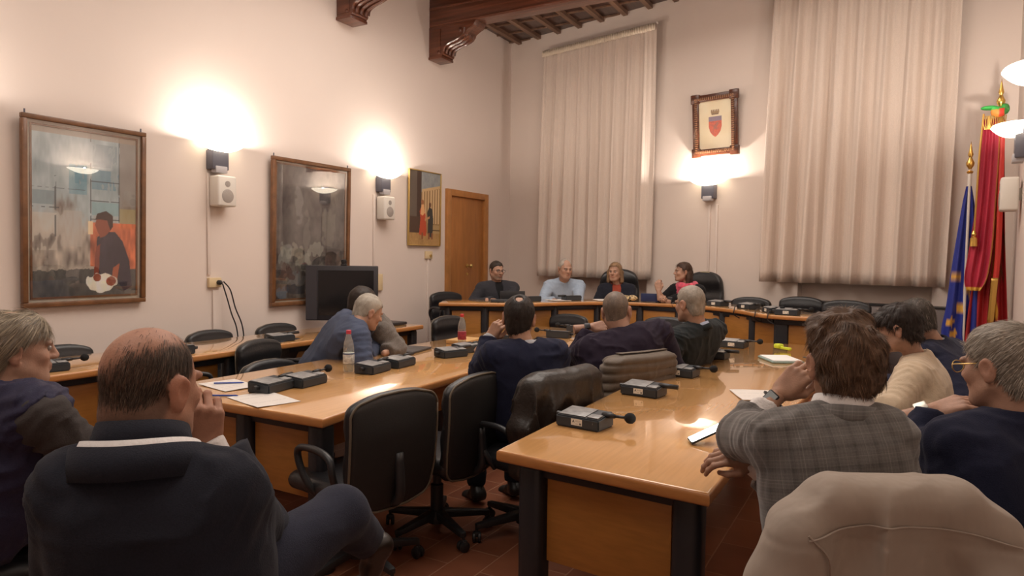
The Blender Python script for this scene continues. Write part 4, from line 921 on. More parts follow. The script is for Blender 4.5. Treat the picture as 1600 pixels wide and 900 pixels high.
# ================================================================== THINGS ON THE TABLES
G_CLEAR = glass_mat('clear_plastic', (.98, .98, .97), 1.35, milk=.14)
def bottle(x, y, label, lab_col, cap_col, water=True, band=None):
    o = empty('water_bottle', (x, y, ZT + .001)); tag(o, label, 'bottle')
    pf = [(0, .004), (.028, .0), (.033, .006), (.034, .02), (.032, .03), (.033, .12), (.032, .15), (.027, .185), (.018, .215), (.013, .235), (.013, .252)]
    MB().lathe(pf, 28).build('body', G_CLEAR, o, smooth=True)
    if water: MB().lathe([(0, .006), (.029, .006), (.030, .02), (.029, .135), (0, .135)], 24).build('water', glass_mat('water', (.88, .92, .90), 1.33), o, smooth=True)
    MB().lathe([(.0148, .236), (.0155, .238), (.0155, .256), (.013, .259), (0, .259)], 20).build('cap', mat('cap_' + label[:4], cap_col, .4), o, smooth=True)
    MB().lathe([(.0338, .055), (.0345, .056), (.0345, .118), (.0338, .12)], 28).build('wrap_label', mat('lab_' + label[:4], lab_col, .5, noise=(70, .35)), o)
    if band: MB().lathe([(.0347, .112), (.0350, .113), (.0350, .118), (.0347, .119)], 28).build('label_stripe', mat('stripe', band, .5), o)
p = at(542, 582, 3.98); bottle(-2.905, 3.11, 'clear water bottle with pale label and pink cap, middle table', (.62, .63, .60), (.60, .06, .10), band=(.05, .07, .16))
bottle(-3.0, 4.50, 'red cap bottle with dark red label, left of the balding man\'s hand', (.30, .03, .05), (.60, .05, .05))
MB_ = MB().lathe([(0, 0), (.030, 0), (.036, .12), (.034, .12), (.028, .006), (0, .006)], 24)
tag(MB_.build('paper_cup', mat('cup_white', (.86, .80, .70), .6), loc=(-2.93, 4.86, ZT + .001), smooth=True), 'tall pale cup behind the red cap bottle', 'cup')
def sheet(x, y, w, h, deg, label, cat='paper', z=ZT, lines=8, col='dcd6d0', n=1, seed=1, name=None):
    r = np.random.default_rng(seed); nu, nv = 50, 70; u, v = np.meshgrid(np.linspace(0, 1, nu), np.linspace(0, 1, nv), indexing='ij'); u = u.ravel(); v = v.ravel()
    Z = .002 + .004 * P3(u, v, 2, 2, seed); V = np.stack([(u - .5) * w, (v - .5) * h, Z], 1); i = (np.arange(nu - 1)[:, None] * nv + np.arange(nv - 1)[None]).ravel(); F = np.stack([i, i + nv, i + nv + 1, i + 1], 1)
    C = np.tile(hx(col), (len(u), 1))
    for k in range(lines): vv = .9 - .8 * k / max(lines, 1); blob(C, (np.abs(v - vv) < .006) & (u > .1) & (u < .55 + .35 * r.random()) & (P3(u, v, 40, 5, k) > .3), hx('8a8480'), .6)
    me = me_from('sheet', V, F, M_VCOLG, True); setcol(me, C); o = link(name or 'paper_sheet', me, None, (x, y, z), math.radians(deg)); md = o.modifiers.new('s', 'SOLIDIFY'); md.thickness = .0008 * n; md.offset = 1; return tag(o, label, cat)
sheet(-2.70, 2.29, .22, .33, 76, 'loose white sheet on the near end of the middle table', lines=4)
sheet(-3.14, 2.44, .21, .297, 80, 'white sheet with a pen on it, beside the bald man\'s face', lines=6, seed=4)
def pen(a, b, m, label):
    tag(MB().tube([a, tuple(np.asarray(a) * .08 + np.asarray(b) * .92), b], [.0045, .0045, .001], 8).build('pen', m, smooth=True), label, 'pen')
MBLUE = mat('blue_plastic', (.03, .07, .35), .35)
pen((-3.22, 2.40, ZT + .012), (-3.10, 2.50, ZT + .012), MBLUE, 'pen lying on the white sheet beside the bald man\'s face')
pen((-2.98, 2.20, ZT + .006), (-2.86, 2.27, ZT + .006), MBLUE, 'blue pen on bare wood beside the bald man\'s hand')
tag(MB().box(-.115, .115, -.16, .16, 0, .014, .004).build('closed_notebook', mat('notebook_dark', (.05, .045, .045), .5), loc=(-3.2, 4.08, ZT + .001), rz=.2), 'thin dark notebook under the blue suited man\'s arm', 'notebook')
tag(MB().box(-.10, .10, -.14, .14, 0, .03, .003).build('cardboard_folder', mat('folder_tan', (.50, .30, .12), .6), loc=(-3.12, 4.72, ZT + .001), rz=.1), 'tan folder behind the red cap bottle', 'folder')
# right table: notebook, papers, yellow highlighter, phone
sheet(-.62, 3.72, .21, .28, 25, 'crumpled white papers left of the smartwatch wrist', n=6, seed=7, lines=3)
sheet(-.50, 3.30, .15, .20, -20, 'folded white paper at the table edge under the smartwatch wrist', n=3, seed=9, lines=2)
nb = tag(MB().box(-.11, .11, -.15, .15, 0, .012, .003).build('notebook', mat('notebook_teal', (.25, .36, .34), .5), loc=(-.70, 5.15, ZT + .001), rz=.5), 'open notepad with white pages beyond the raised hand', 'notebook')
MB().box(-.10, .10, -.14, .14, .012, .02, .002).build('pages', M_PAPER, nb)
hl = empty('highlighter_pen', (-.76, 5.78, ZT + .012), .9); tag(hl, 'yellow-green highlighter or tag on the far part of the right table', 'highlighter')
my = mat('neon_yellow', (.62, .72, .05), .4)
MB().box(-.012, .012, -.07, .06, -.01, .012, .006).build('barrel', my, hl); MB().box(-.03, .03, .03, .09, -.008, .03, .012).build('cap', my, hl)
ph = empty('smartphone', (-.62, 2.66, ZT + .002), -.9); tag(ph, 'smartphone with lit screen by the plaid jacket elbow', 'phone')
ph.rotation_euler = (math.radians(26), 0, math.radians(-62)); ph.location.z = ZT + .036
MB().box(-.037, .037, -.075, .075, 0, .009, .003).build('case', M_PLASTIC, ph)
MB().box(-.033, .033, -.070, .070, .009, .0095).build('screen', mat('lit_screen', (1, 1, 1), .3, emis=(1, .93, .82), estr=32), ph)
# head table things
(p, a_) = onhead(803, .42); lp = empty('laptop', (p[0], p[1], ZH + .001), math.radians(a_ + 180)); tag(lp, 'open black laptop between the first two speakers', 'laptop')
MB().box(-.15, .15, -.10, .10, 0, .015, .004).build('keyboard_base', M_PLASTIC, lp); MB().box(-.15, .15, -.105, -.097, .01, .11, .003).build('lid', M_PLASTIC, lp)
(p, a_) = onhead(782, .2); tag(MB().box(-.11, .11, -.06, .06, 0, .03, .006).build('equipment_box', M_UNIT, loc=(p[0], p[1], ZH + .001), rz=math.radians(a_)), 'black flat box in front of the dark-suited speaker', 'equipment')
(p, a_) = onhead(800, .12); sheet(p[0], p[1], .16, .2, a_, 'small white papers in front of the dark-suited speaker', z=ZH, lines=0, n=5)
(p, a_) = onhead(872, .33); sheet(p[0], p[1], .22, .26, a_, 'white papers under the light blue sweatered speaker\'s hands', z=ZH, lines=3, n=5)
(p, a_) = onhead(943, .22); sheet(p[0], p[1], .2, .26, a_, 'white papers in front of the blonde woman', z=ZH, lines=3, n=12)
(p, a_) = onhead(1018, .25); b_ = empty('portfolio', (p[0], p[1], ZH + .001), math.radians(a_)); tag(b_, 'dark blue upright folder in front of the pink-scarfed woman', 'folder')
mn = mat('navy_folder', (.012, .022, .085), .5); MB().box(-.115, .115, -.05, -.03, 0, .10, .006).build('front_cover', mn, b_); MB().box(-.115, .115, .02, .035, 0, .09, .006).build('back_cover', mn, b_)
(p, a_) = onhead(980, .24)
s = SDF((-.2, -.12, -.03), (.2, .12, .12), .008); s.ell((0, 0, .03), (.14, .07, .035)); s.ell((-.05, .01, .045), (.07, .05, .03)); s.ell((.07, -.01, .04), (.06, .05, .035)); s.warp(lambda P: .012 * (vnoise(P, 22) - .5)); s.cut((0, 0, .0), (0, 0, -1), .5)
def leo(V): 
    C = np.tile(hx('c9b083'), (len(V), 1)); n = vnoise(V, 75); C[(n > .56)] = hx('1c1612'); return C
tag(sdf_obj('printed_pouch', s, M_VCOLG, None, (p[0], p[1], ZH + .001), colf=leo), 'leopard print pouch in front of the blonde woman', 'pouch')
# left table equipment right of the man in blue
cs = empty('equipment_case', (-4.45, 4.95, ZT + .001), math.radians(88)); tag(cs, 'black carrying case with handle on the left table, right of the grey tweed jacket', 'case')
MB().box(-.17, .17, -.12, .12, 0, .07, .012).build('body', M_PLASTIC, cs); MB().tube(spline([(-.07, .0, .07), (-.05, 0, .115), (.05, 0, .115), (.07, 0, .07)], 5), .007, 8).build('handle', M_PLASTIC, cs, smooth=True)
tag(MB().box(-.20, .20, -.14, .14, 0, .03, .008).build('closed_laptop', M_LEG, loc=(-4.58, 5.42, ZT + .001), rz=1.5), 'closed black laptop at the far end of the left table', 'laptop')
tag(MB().tube(spline([(-4.40, 5.12, ZT + .03), (-4.30, 5.16, ZT + .02), (-4.235, 5.17, ZT - .05), (-4.235, 5.2, ZT - .2), (-4.30, 5.18, ZT - .30), (-4.36, 5.15, ZT - .31)], 6), .008, 6).build('equipment_cable', M_PLASTIC), 'black cable hanging off the far end of the left table', 'cable')

# the screen on its stand, with webcam
tv = empty('television', (-5.10, 5.36, 0), math.radians(33)); tag(tv, 'dark switched-off television screen in front of the grey painting', 'television')
MB().box(-.375, .375, -.03, .04, .765, 1.345, .01).build('bezel', M_BEZEL, tv)
MB().box(-.24, .335, -.033, -.025, .82, 1.295).build('screen', M_SCREEN, tv)
MB().box(-.37, -.255, -.034, -.028, .775, 1.335).build('speaker_panel', mat('tv_side', (.045, .042, .05), .5), tv)
MB().box(-.04, .04, .0, .03, .03, .78, .01).build('stand_column', M_LEG, tv); MB().box(-.22, .22, -.12, .16, 0.001, .04, .015).build('stand_foot', M_LEG, tv)
wc = empty('webcam', (-5.085, 5.37, 1.346), math.radians(33)); tag(wc, 'small black webcam on top of the television', 'webcam')
MB().box(-.03, .03, -.02, .03, 0, .02, .004).build('clip', M_PLASTIC, wc); MB().lathe([(0, .018), (.022, .02), (.03, .04), (.026, .062), (0, .07)], 14).build('camera_head', M_PLASTIC, wc, smooth=True)

# ================================================================== PEOPLE
def skin_mat(name, col): return mat(name, col, .52, attr='Col', noise=(55, .06), bump=(220, .10), spec=.35)
M_SKIN = skin_mat('skin', (.5, .3, .2)); M_EYEW = mat('eye', rough=.2, attr='Col')
def fabric(name, col, rough=.92, bumpk=.25, nz=(220, .12), sheen=.05, big=None): return mat(name, col, rough, noise=nz, bump=(nz[0] * 1.5, bumpk), sheen=sheen, spec=.18)
def hdir(d): a = math.radians(d); return np.array([math.sin(a), math.cos(a), 0.0])
def rot_head(h, p, r):
    f = hdir(h); rt = np.array([f[1], -f[0], 0.0]); up = np.array([0, 0, 1.0]); p = math.radians(p); r = math.radians(r)
    f2 = f * math.cos(p) - up * math.sin(p); u2 = up * math.cos(p) + f * math.sin(p)
    rt2 = rt * math.cos(r) - u2 * math.sin(r); u3 = u2 * math.cos(r) + rt * math.sin(r)
    return np.stack([rt2, f2, u3], 1)
class Acc:
    def __init__(s): s.V = []; s.F = []; s.C = []; s.n = 0
    def add(s, V, F, C):
        if len(V) == 0: return
        a, b, c = V[F[:, 0]], V[F[:, 1]], V[F[:, 2]]
        if np.einsum('ij,ij->i', a - V.mean(0), np.cross(b - V.mean(0), c - V.mean(0))).sum() < 0: F = F[:, ::-1]
        s.V.append(V); s.F.append(F + s.n); s.C.append(C); s.n += len(V)
def head_sdf(h, nbl, fat=0., neck_r=.056, ear=True, female=False):
    s = SDF((-.13, -.16, -.30), (.13, .155, .155), h)
    s.ell((0, -.014, .032), (.076, .098, .088), k=.02)
    s.ell((0, .022, -.03), (.064 + fat * .6, .070, .085), k=.03)
    s.ell((0, .038, -.068), (.050 + fat, .050, .046 + fat * .5), k=.03)
    s.cap((-.018, .078, -.098), (.018, .078, -.098), .016, k=.022)
    for q in (-1, 1):
        s.cap((q * .058, -.002, -.055), (q * .030, .06, -.095), .016 + fat, k=.025)       # jaw line
        s.ell((q * .042, .066, -.022), (.022, .020, .022), k=.02)                         # cheekbone
        s.cap((q * .014, .092, .024), (q * .046, .082, .024), .009, k=.012)                # brow
        s.ell((q * .031, .103, .006), (.018, .016, .012), k=.012, op='sub')
    s.cap((0, .094, .014), (0, .110, -.022), .0075, .0125, k=.012)
    for q in (-1, 1): s.ell((q * .012, .102, -.026), (.009, .011, .008), k=.008)
    s.ell((0, .093, -.053), (.024, .010, .008), k=.008); s.ell((0, .091, -.066), (.021, .011, .009), k=.006)
    if ear:
        for q in (-1, 1):
            c = np.array([q * .083, -.012, -.008]); a = math.radians(q * -22); R = np.array([[math.cos(a), -math.sin(a), 0], [math.sin(a), math.cos(a), 0], [0, 0, 1]])
            s.ell(c, (.0080, .021, .036), R, k=.008); s.ell(c + (q * .0, -.002, .012), (.0080, .024, .022), R, k=.006)
            s.ell(c + (q * .0115, .003, .005), (.0085, .012, .021), R, k=.003, op='sub'); s.ell(c + (q * -.002, .006, -.028), (.007, .009, .010), R, k=.006)
    m = np.array([0, -.028, -.06]); s.cap(m, nbl, neck_r, neck_r + .006, k=.025)
    s.ell((0, -.05, -.05), (.05, .045, .05), k=.03)
    return s
def skin_cols(V, base, lips=True, stubble=None, brows=None, hairline=None):
    C = np.tile(np.asarray(base, float), (len(V), 1)); x, y, z = V.T
    red = np.exp(-((np.abs(x) - .045) / .022) ** 2 - ((y - .07) / .03) ** 2 - ((z + .03) / .025) ** 2)[:, None] * .25 + ((np.abs(x) > .078) & (np.abs(z) < .05))[:, None] * .22 + np.exp(-(x / .015) ** 2 - ((y - .115) / .02) ** 2 - ((z + .022) / .014) ** 2)[:, None] * .25
    C = C * (1 - red) + C * np.array([1.12, .72, .66]) * red
    n = vnoise(V, 45, 3); C *= (0.93 + .14 * n)[:, None]
    if stubble is not None: m = np.clip((.012 - np.abs(z + .075) * .35 + (y - .04) * .12) * 60, 0, 1) * (y > .02) * (z < -.035) * stubble[1]; C = C * (1 - m[:, None]) + np.asarray(stubble[0]) * m[:, None]
    if lips: m = np.exp(-(x / .02) ** 4 - ((z + .0595) / .009) ** 4) * (y > .082) * .65; C = C * (1 - m[:, None]) + np.asarray(base) * np.array([.85, .45, .42]) * m[:, None]
    if brows is not None: m = np.exp(-((np.abs(x) - .031) / .017) ** 4 - ((z - .027) / .0048) ** 4) * (y > .07); C = C * (1 - m[:, None]) + np.asarray(brows) * m[:, None]
    return C
def hand_sdf(h, curl=.5, spread=.0, thumb=.4):
    s = SDF((-.075, -.12, -.115), (.10, .21, .06), h)
    s.cap((0, -.11, 0), (0, -.005, 0), .031, .026, k=.012)
    kn = [(.030, .088), (.010, .093), (-.011, .088), (-.030, .078)]
    for x, y in kn: s.cap((x * .62, .012, -.002), (x, y - .004, 0), .0155, .0120, k=.012)
    s.ell((.026, .034, -.012), (.018, .032, .016), k=.014); s.ell((-.022, .034, -.011), (.014, .032, .014), k=.012)
    for i, ((x, y), L) in enumerate(zip(kn, ((.042, .025, .021), (.047, .029, .022), (.043, .027, .021), (.034, .020, .019)))):
        p = np.array([x, y, 0.]); ang = 0; sx = spread * (1.5 - i) * .12
        cc = curl[i] if hasattr(curl, '__len__') else curl + .04 * i
        for j, (l, r0, r1) in enumerate(zip(L, (.0100, .0090, .0082), (.0090, .0082, .0070))):
            ang += cc * (1.0, 1.15, .8)[j]; d = np.array([sx, math.cos(ang), -math.sin(ang)]); d /= np.linalg.norm(d); q = p + d * l
            s.cap(p, q, r0, r1, k=.0035); s.ell(p, (r0 * 1.06,) * 3, k=.003); p = q
    t = [np.array([.024, .016, -.010]), np.array([.046, .046, -.016 - .012 * thumb]), np.array([.050 - .012 * thumb, .078, -.024 - .026 * thumb]), np.array([.044 - .026 * thumb, .102, -.030 - .034 * thumb])]
    for a, b, r0, r1 in zip(t[:-1], t[1:], (.0155, .0120, .0105), (.0125, .0108, .0080)): s.cap(a, b, r0, r1, k=.006)
    return s
def torso(s, J, g=0.0, k=.04, belly=.0, low=True, bulk=1.0):
    SL, SR, NB, HC = J['SL'], J['SR'], J['NB'], J['HC']; ax = (SR - SL); ax /= np.linalg.norm(ax); mid = (SL + SR) / 2
    sp = mid - HC; spn = sp / np.linalg.norm(sp); fw = np.cross(spn, ax) ; fw /= np.linalg.norm(fw); 
    if fw @ hdir(J['th']) < 0: fw = -fw
    J['fw'] = fw; J['ax'] = ax; sw = np.linalg.norm(SR - SL) / .38; back = -fw * .02
    pel = (J['KR'] - J['KL']); pel /= np.linalg.norm(pel)
    def seg(t, w, r, o): c = HC + sp * t + fw * o; a = pel * (1 - min(1, t * 2)) + ax * min(1, t * 2); a /= np.linalg.norm(a); return c - a * w * bulk * sw, c + a * w * bulk * sw, (r + g) * bulk
    rows = [(0.0, .085, .112, .0), (.22, .072, .110, .012 + belly), (.42, .075, .108, .015 + belly), (.62, .088, .106, .012), (.80, .098, .092, .005), (.93, .105, .068, -.008)]
    if not low: rows = rows[1:]
    pr = None
    for r_ in rows:
        a, b, r = seg(*r_); s.cap(a, b, r, k=k)
        if pr: s.cap((pr[0] + a) / 2, (pr[1] + b) / 2, (pr[2] + r) / 2, k=k)
        pr = (a, b, r)
    s.cap(SL, SR, .052 + g, k=k); up = spn
    for S_ in (SL, SR): s.cap(NB - up * .015, S_ * .8 + NB * .2, .052 + g * .8, .048 + g * .8, k=k)
    return s
def limb(s, A, B, C, r, g, k=.025): s.cap(A, B, r[0] + g, r[1] + g, k=k); s.cap(B, C, r[1] + g, r[2] + g, k=k)
def folds(seed, amp, J=None, scale=9.0):
    def fn(P):
        n = vnoise(P * np.array([1, 1, 1.6]), scale, seed) ; n2 = vnoise(P * np.array([1.3, 1.3, 1]), scale * 2.3, seed + 7); r1 = 1 - np.abs(2 * n - 1); r2 = 1 - np.abs(2 * n2 - 1)
        f = -(amp * (r1 ** 4 - .2) + amp * .35 * (r2 ** 4 - .2))
        if J is not None:
            for e in ('EL', 'ER', 'SL', 'SR'):
                d = np.linalg.norm(P - J[e], axis=1); w = np.exp(-(d / .10) ** 2); a = J[e] - J['SL' if e[1] == 'L' else 'SR'] if e[0] == 'E' else J['E' + e[1]] - J[e]; a = a / (np.linalg.norm(a) + 1e-6)
                f += w * amp * .9 * np.sin((P @ a) * 150 + 3 * vnoise(P, 14, seed) * 3)
        return f
    return fn
def ribbons(P0, D0, N0, L, w, segs, curl, grav, seed, Rl=None, lift=.3):
    """hair strands as slim ribbons; P0 roots, D0 direction, N0 surface normals"""
    r = np.random.default_rng(seed); n = len(P0); P = P0.copy(); D = D0 + N0 * lift; D /= np.linalg.norm(D, axis=1)[:, None]; pts = [P.copy()]; st = L / segs * (.6 + .8 * r.random((n, 1)))
    ph = r.random((n, 1)) * 6.3
    for k in range(segs):
        D = D - N0 * lift * .9 / segs * 1.6 + curl * np.stack([vnoise(P, 28, 1) - .5, vnoise(P, 28, 5) - .5, vnoise(P, 28, 9) - .5], 1) + grav; D /= np.linalg.norm(D, axis=1)[:, None]; P = P + D * st; pts.append(P.copy())
    side = np.cross(D0, N0); side /= np.linalg.norm(side, axis=1)[:, None] + 1e-9; side = side + .5 * (r.random((n, 3)) - .5)
    V = []; 
    for k, p in enumerate(pts): ww = w * (1 - .8 * (k / segs) ** 2) * .5; V += [p - side * ww, p + side * ww]
    V = np.stack(V, 1); m = 2 * (segs + 1); base = np.arange(n)[:, None, None] * m; q = np.array([[2 * k, 2 * k + 1, 2 * k + 3, 2 * k + 2] for k in range(segs)])[None]; F = (base + q).reshape(-1, 4); return V.reshape(-1, 3), F, m
def make_hair(kind, h, col, var, seed, strands, L=.03, w=.0016, curl=.25, thick=.012, tint=None, lift=.35, flow=None):
    """head-local hair: soft volume plus strands"""
    s = SDF((-.16, -.19, -.30), (.16, .15, .18), h); t = thick
    s.ell((0, -.014, .032), (.076 + t, .098 + t, .088 + t), k=0)
    s.ell((0, -.050, -.045), (.055 + t, .048 + t, .055 + t), k=.03)
    X = np.stack(np.meshgrid(*s.ax, indexing='ij'), -1); x, y, z = X[..., 0], X[..., 1], X[..., 2]
    def line(pts, yy): return np.interp(yy, [p[0] for p in pts], [p[1] for p in pts])
    side = kind.get('line', [(-.13, -.085), (-.05, -.08), (-.025, -.03), (-.012, .0), (.015, .0), (.03, .035), (.06, .062), (.10, .062)])
    low = line(side, y); d = (low - z) * .8
    d = d + .006 * (vnoise(X.reshape(-1, 3), 60, seed).reshape(x.shape) - .5)
    s.f = np.maximum(s.f, d.astype(np.float32))
    if 'bald' in kind:
        for (c, r) in kind['bald']: Q = (X - np.array(c)) / np.array(r); dd = (1 - np.linalg.norm(Q, axis=-1)) * min(r) + .010 * (vnoise(X.reshape(-1, 3), 50, seed + 2).reshape(x.shape) - .5); s.f = np.maximum(s.f, dd.astype(np.float32))
    for a in kind.get('caps', []): s.cap(*a)
    if kind.get('sub'):
        for a in kind['sub']: s.ell(a[0], a[1], k=.01, op='sub')
    if 'fade' in kind:
        amp = 0; V, F = s.surf()
        N = np.zeros_like(V); a, b, c = V[F[:, 0]], V[F[:, 1]], V[F[:, 2]]
        if np.einsum('ij,ij->i', a, np.cross(b, c)).sum() < 0: F = F[:, ::-1]
        fn = np.cross(V[F[:, 1]] - V[F[:, 0]], V[F[:, 2]] - V[F[:, 0]]); [np.add.at(N, F[:, k], fn) for k in range(4)]; N /= np.linalg.norm(N, axis=1)[:, None] + 1e-9
        pr = kind['fade'](V); r = np.random.default_rng(seed); ok = np.where((V * N).sum(1) > .02)[0]; p_ = pr[ok] / pr[ok].sum(); idx = r.choice(ok, strands, p=p_); P0 = V[idx] + (r.random((strands, 3)) - .5) * h * 1.6 - N[idx] * (t + .0005); N0 = N[idx]
        G = P0 - np.array(kind.get('crown', (0, -.05, .12))); G[:, 2] -= .05
        if flow is not None: G = G * .4 + np.asarray(flow) * .12
        D0 = G - N0 * (G * N0).sum(1)[:, None]; D0 /= np.linalg.norm(D0, axis=1)[:, None] + 1e-9
        V2, F2, m = ribbons(P0, D0, N0, L, w, 4, curl, np.array([0, 0, -.05]), seed, lift=lift); cc = np.asarray(col) * (1 + var * 3 * (r.random((strands, 1)) - .45))
        if tint is not None: mk = r.random((strands, 1)) < tint[1]; cc = np.where(mk, np.asarray(tint[0]) * (.8 + .4 * r.random((strands, 1))), cc)
        return V2, F2, np.clip(np.repeat(cc, m, 0), .002, 1)
    amp = kind.get('amp', .004)
    def nf(P):
        Q = P * np.array([1, .5, .5]) if amp < .006 else P
        return amp * (1 - 2 * vnoise(Q, kind.get('sc', 55), seed)) + amp * .5 * (1 - 2 * vnoise(P, kind.get('sc', 55) * 2.2, seed + 4))
    s.warp(nf); V, F = s.surf(); V = relax(V, F, 1)
    a, b, c = V[F[:, 0]], V[F[:, 1]], V[F[:, 2]]
    if np.einsum('ij,ij->i', a, np.cross(b, c)).sum() < 0: F = F[:, ::-1]
    N = np.zeros_like(V); fn = np.cross(V[F[:, 1]] - V[F[:, 0]], V[F[:, 2]] - V[F[:, 0]]); [np.add.at(N, F[:, k], fn) for k in range(4)]; N /= np.linalg.norm(N, axis=1)[:, None] + 1e-9
    col = np.asarray(col); C = col * (1 + var * 2 * (vnoise(V * np.array([1, .35, .35]), 90, seed)[:, None] - .5))
    if strands:
        r = np.random.default_rng(seed); ctr = np.array([0, -.01, .02]); ok = np.where(((V - ctr) * N).sum(1) > .02)[0]; idx = r.choice(ok, strands); J_ = (r.random((strands, 3)) - .5) * h * 1.4; P0 = V[idx] + J_ - N[idx] * .002; N0 = N[idx]
        crown = np.array(kind.get('crown', (0, -.05, .12))); G = P0 - crown; G[:, 2] -= .04
        if flow is not None: G = G * .35 + np.asarray(flow) * .12
        D0 = G - N0 * (G * N0).sum(1)[:, None]; D0 /= np.linalg.norm(D0, axis=1)[:, None] + 1e-9
        V2, F2, m = ribbons(P0, D0, N0, L, w, 4, curl, np.array([0, 0, -.08]), seed, lift=lift)
        cc = col * (1 + var * 3 * (r.random((strands, 1)) - .45))
        if tint is not None: mk = r.random((strands, 1)) < tint[1]; cc = np.where(mk, np.asarray(tint[0]) * (.8 + .4 * r.random((strands, 1))), cc)
        F = np.vstack([F, F2 + len(V)]); V = np.vstack([V, V2]); C = np.vstack([C, np.repeat(cc, m, 0)])
    return V, F, np.clip(C, .002, 1)
M_HAIR = mat('hair', rough=.55, attr='Col', spec=.35)
def col_band(J, mats_, r0, r1, h0, h1, drop=.03, gap=28, axis=None, name='collar', loc=None, th=.004, offs_=0.0, wob=0.0, sx=1.0, rise=0.0):
    """standing / folded collar around the neck: r0,h0 lower rim, r1,h1 upper rim"""
    ax = (J['HD'] - J['NB']) if axis is None else axis; ax = ax / np.linalg.norm(ax); ax = ax * .6 + np.array([0, 0, .4]); ax /= np.linalg.norm(ax); fw = J['fw'] - ax * (J['fw'] @ ax); fw /= np.linalg.norm(fw); rt = np.cross(fw, ax); V = []; n = 60
    for k in range(n):
        a = math.radians(-180 + gap + (360 - 2 * gap) * k / (n - 1)); dr = drop * (1 - math.cos(a)) / 2 - rise * math.sin(a) ** 2; 
        for q, (r, hh) in enumerate(((r0, h0), ((r0 + r1) / 2 + .002, (h0 + h1) / 2), (r1, h1), (r1 - .004, h1 - .004), ((r0 + r1) / 2 - .008, (h0 + h1) / 2), (r0 - .006, h0))):
            V.append(J['NB'] + ax * (hh - dr + wob * math.sin(a * 5)) + (-fw * math.cos(a) * (1.12) + rt * math.sin(a) * sx) * r + fw * offs_ - J['O'])
    V = np.array(V); F = []
    for k in range(n - 1):
        for j in range(6): F.append([k * 6 + j, k * 6 + (j + 1) % 6, (k + 1) * 6 + (j + 1) % 6, (k + 1) * 6 + j])
    F += [[5, 4, 3, 2, 1, 0], [(n - 1) * 6 + j for j in range(6)]]
    me = me_from(name, V, F, mats_, True); a_ = me.attributes.new('Cloth', 'FLOAT_VECTOR', 'POINT'); a_.data.foreach_set('vector', V.astype(np.float32).ravel()); return link(name, me, J['obj'])
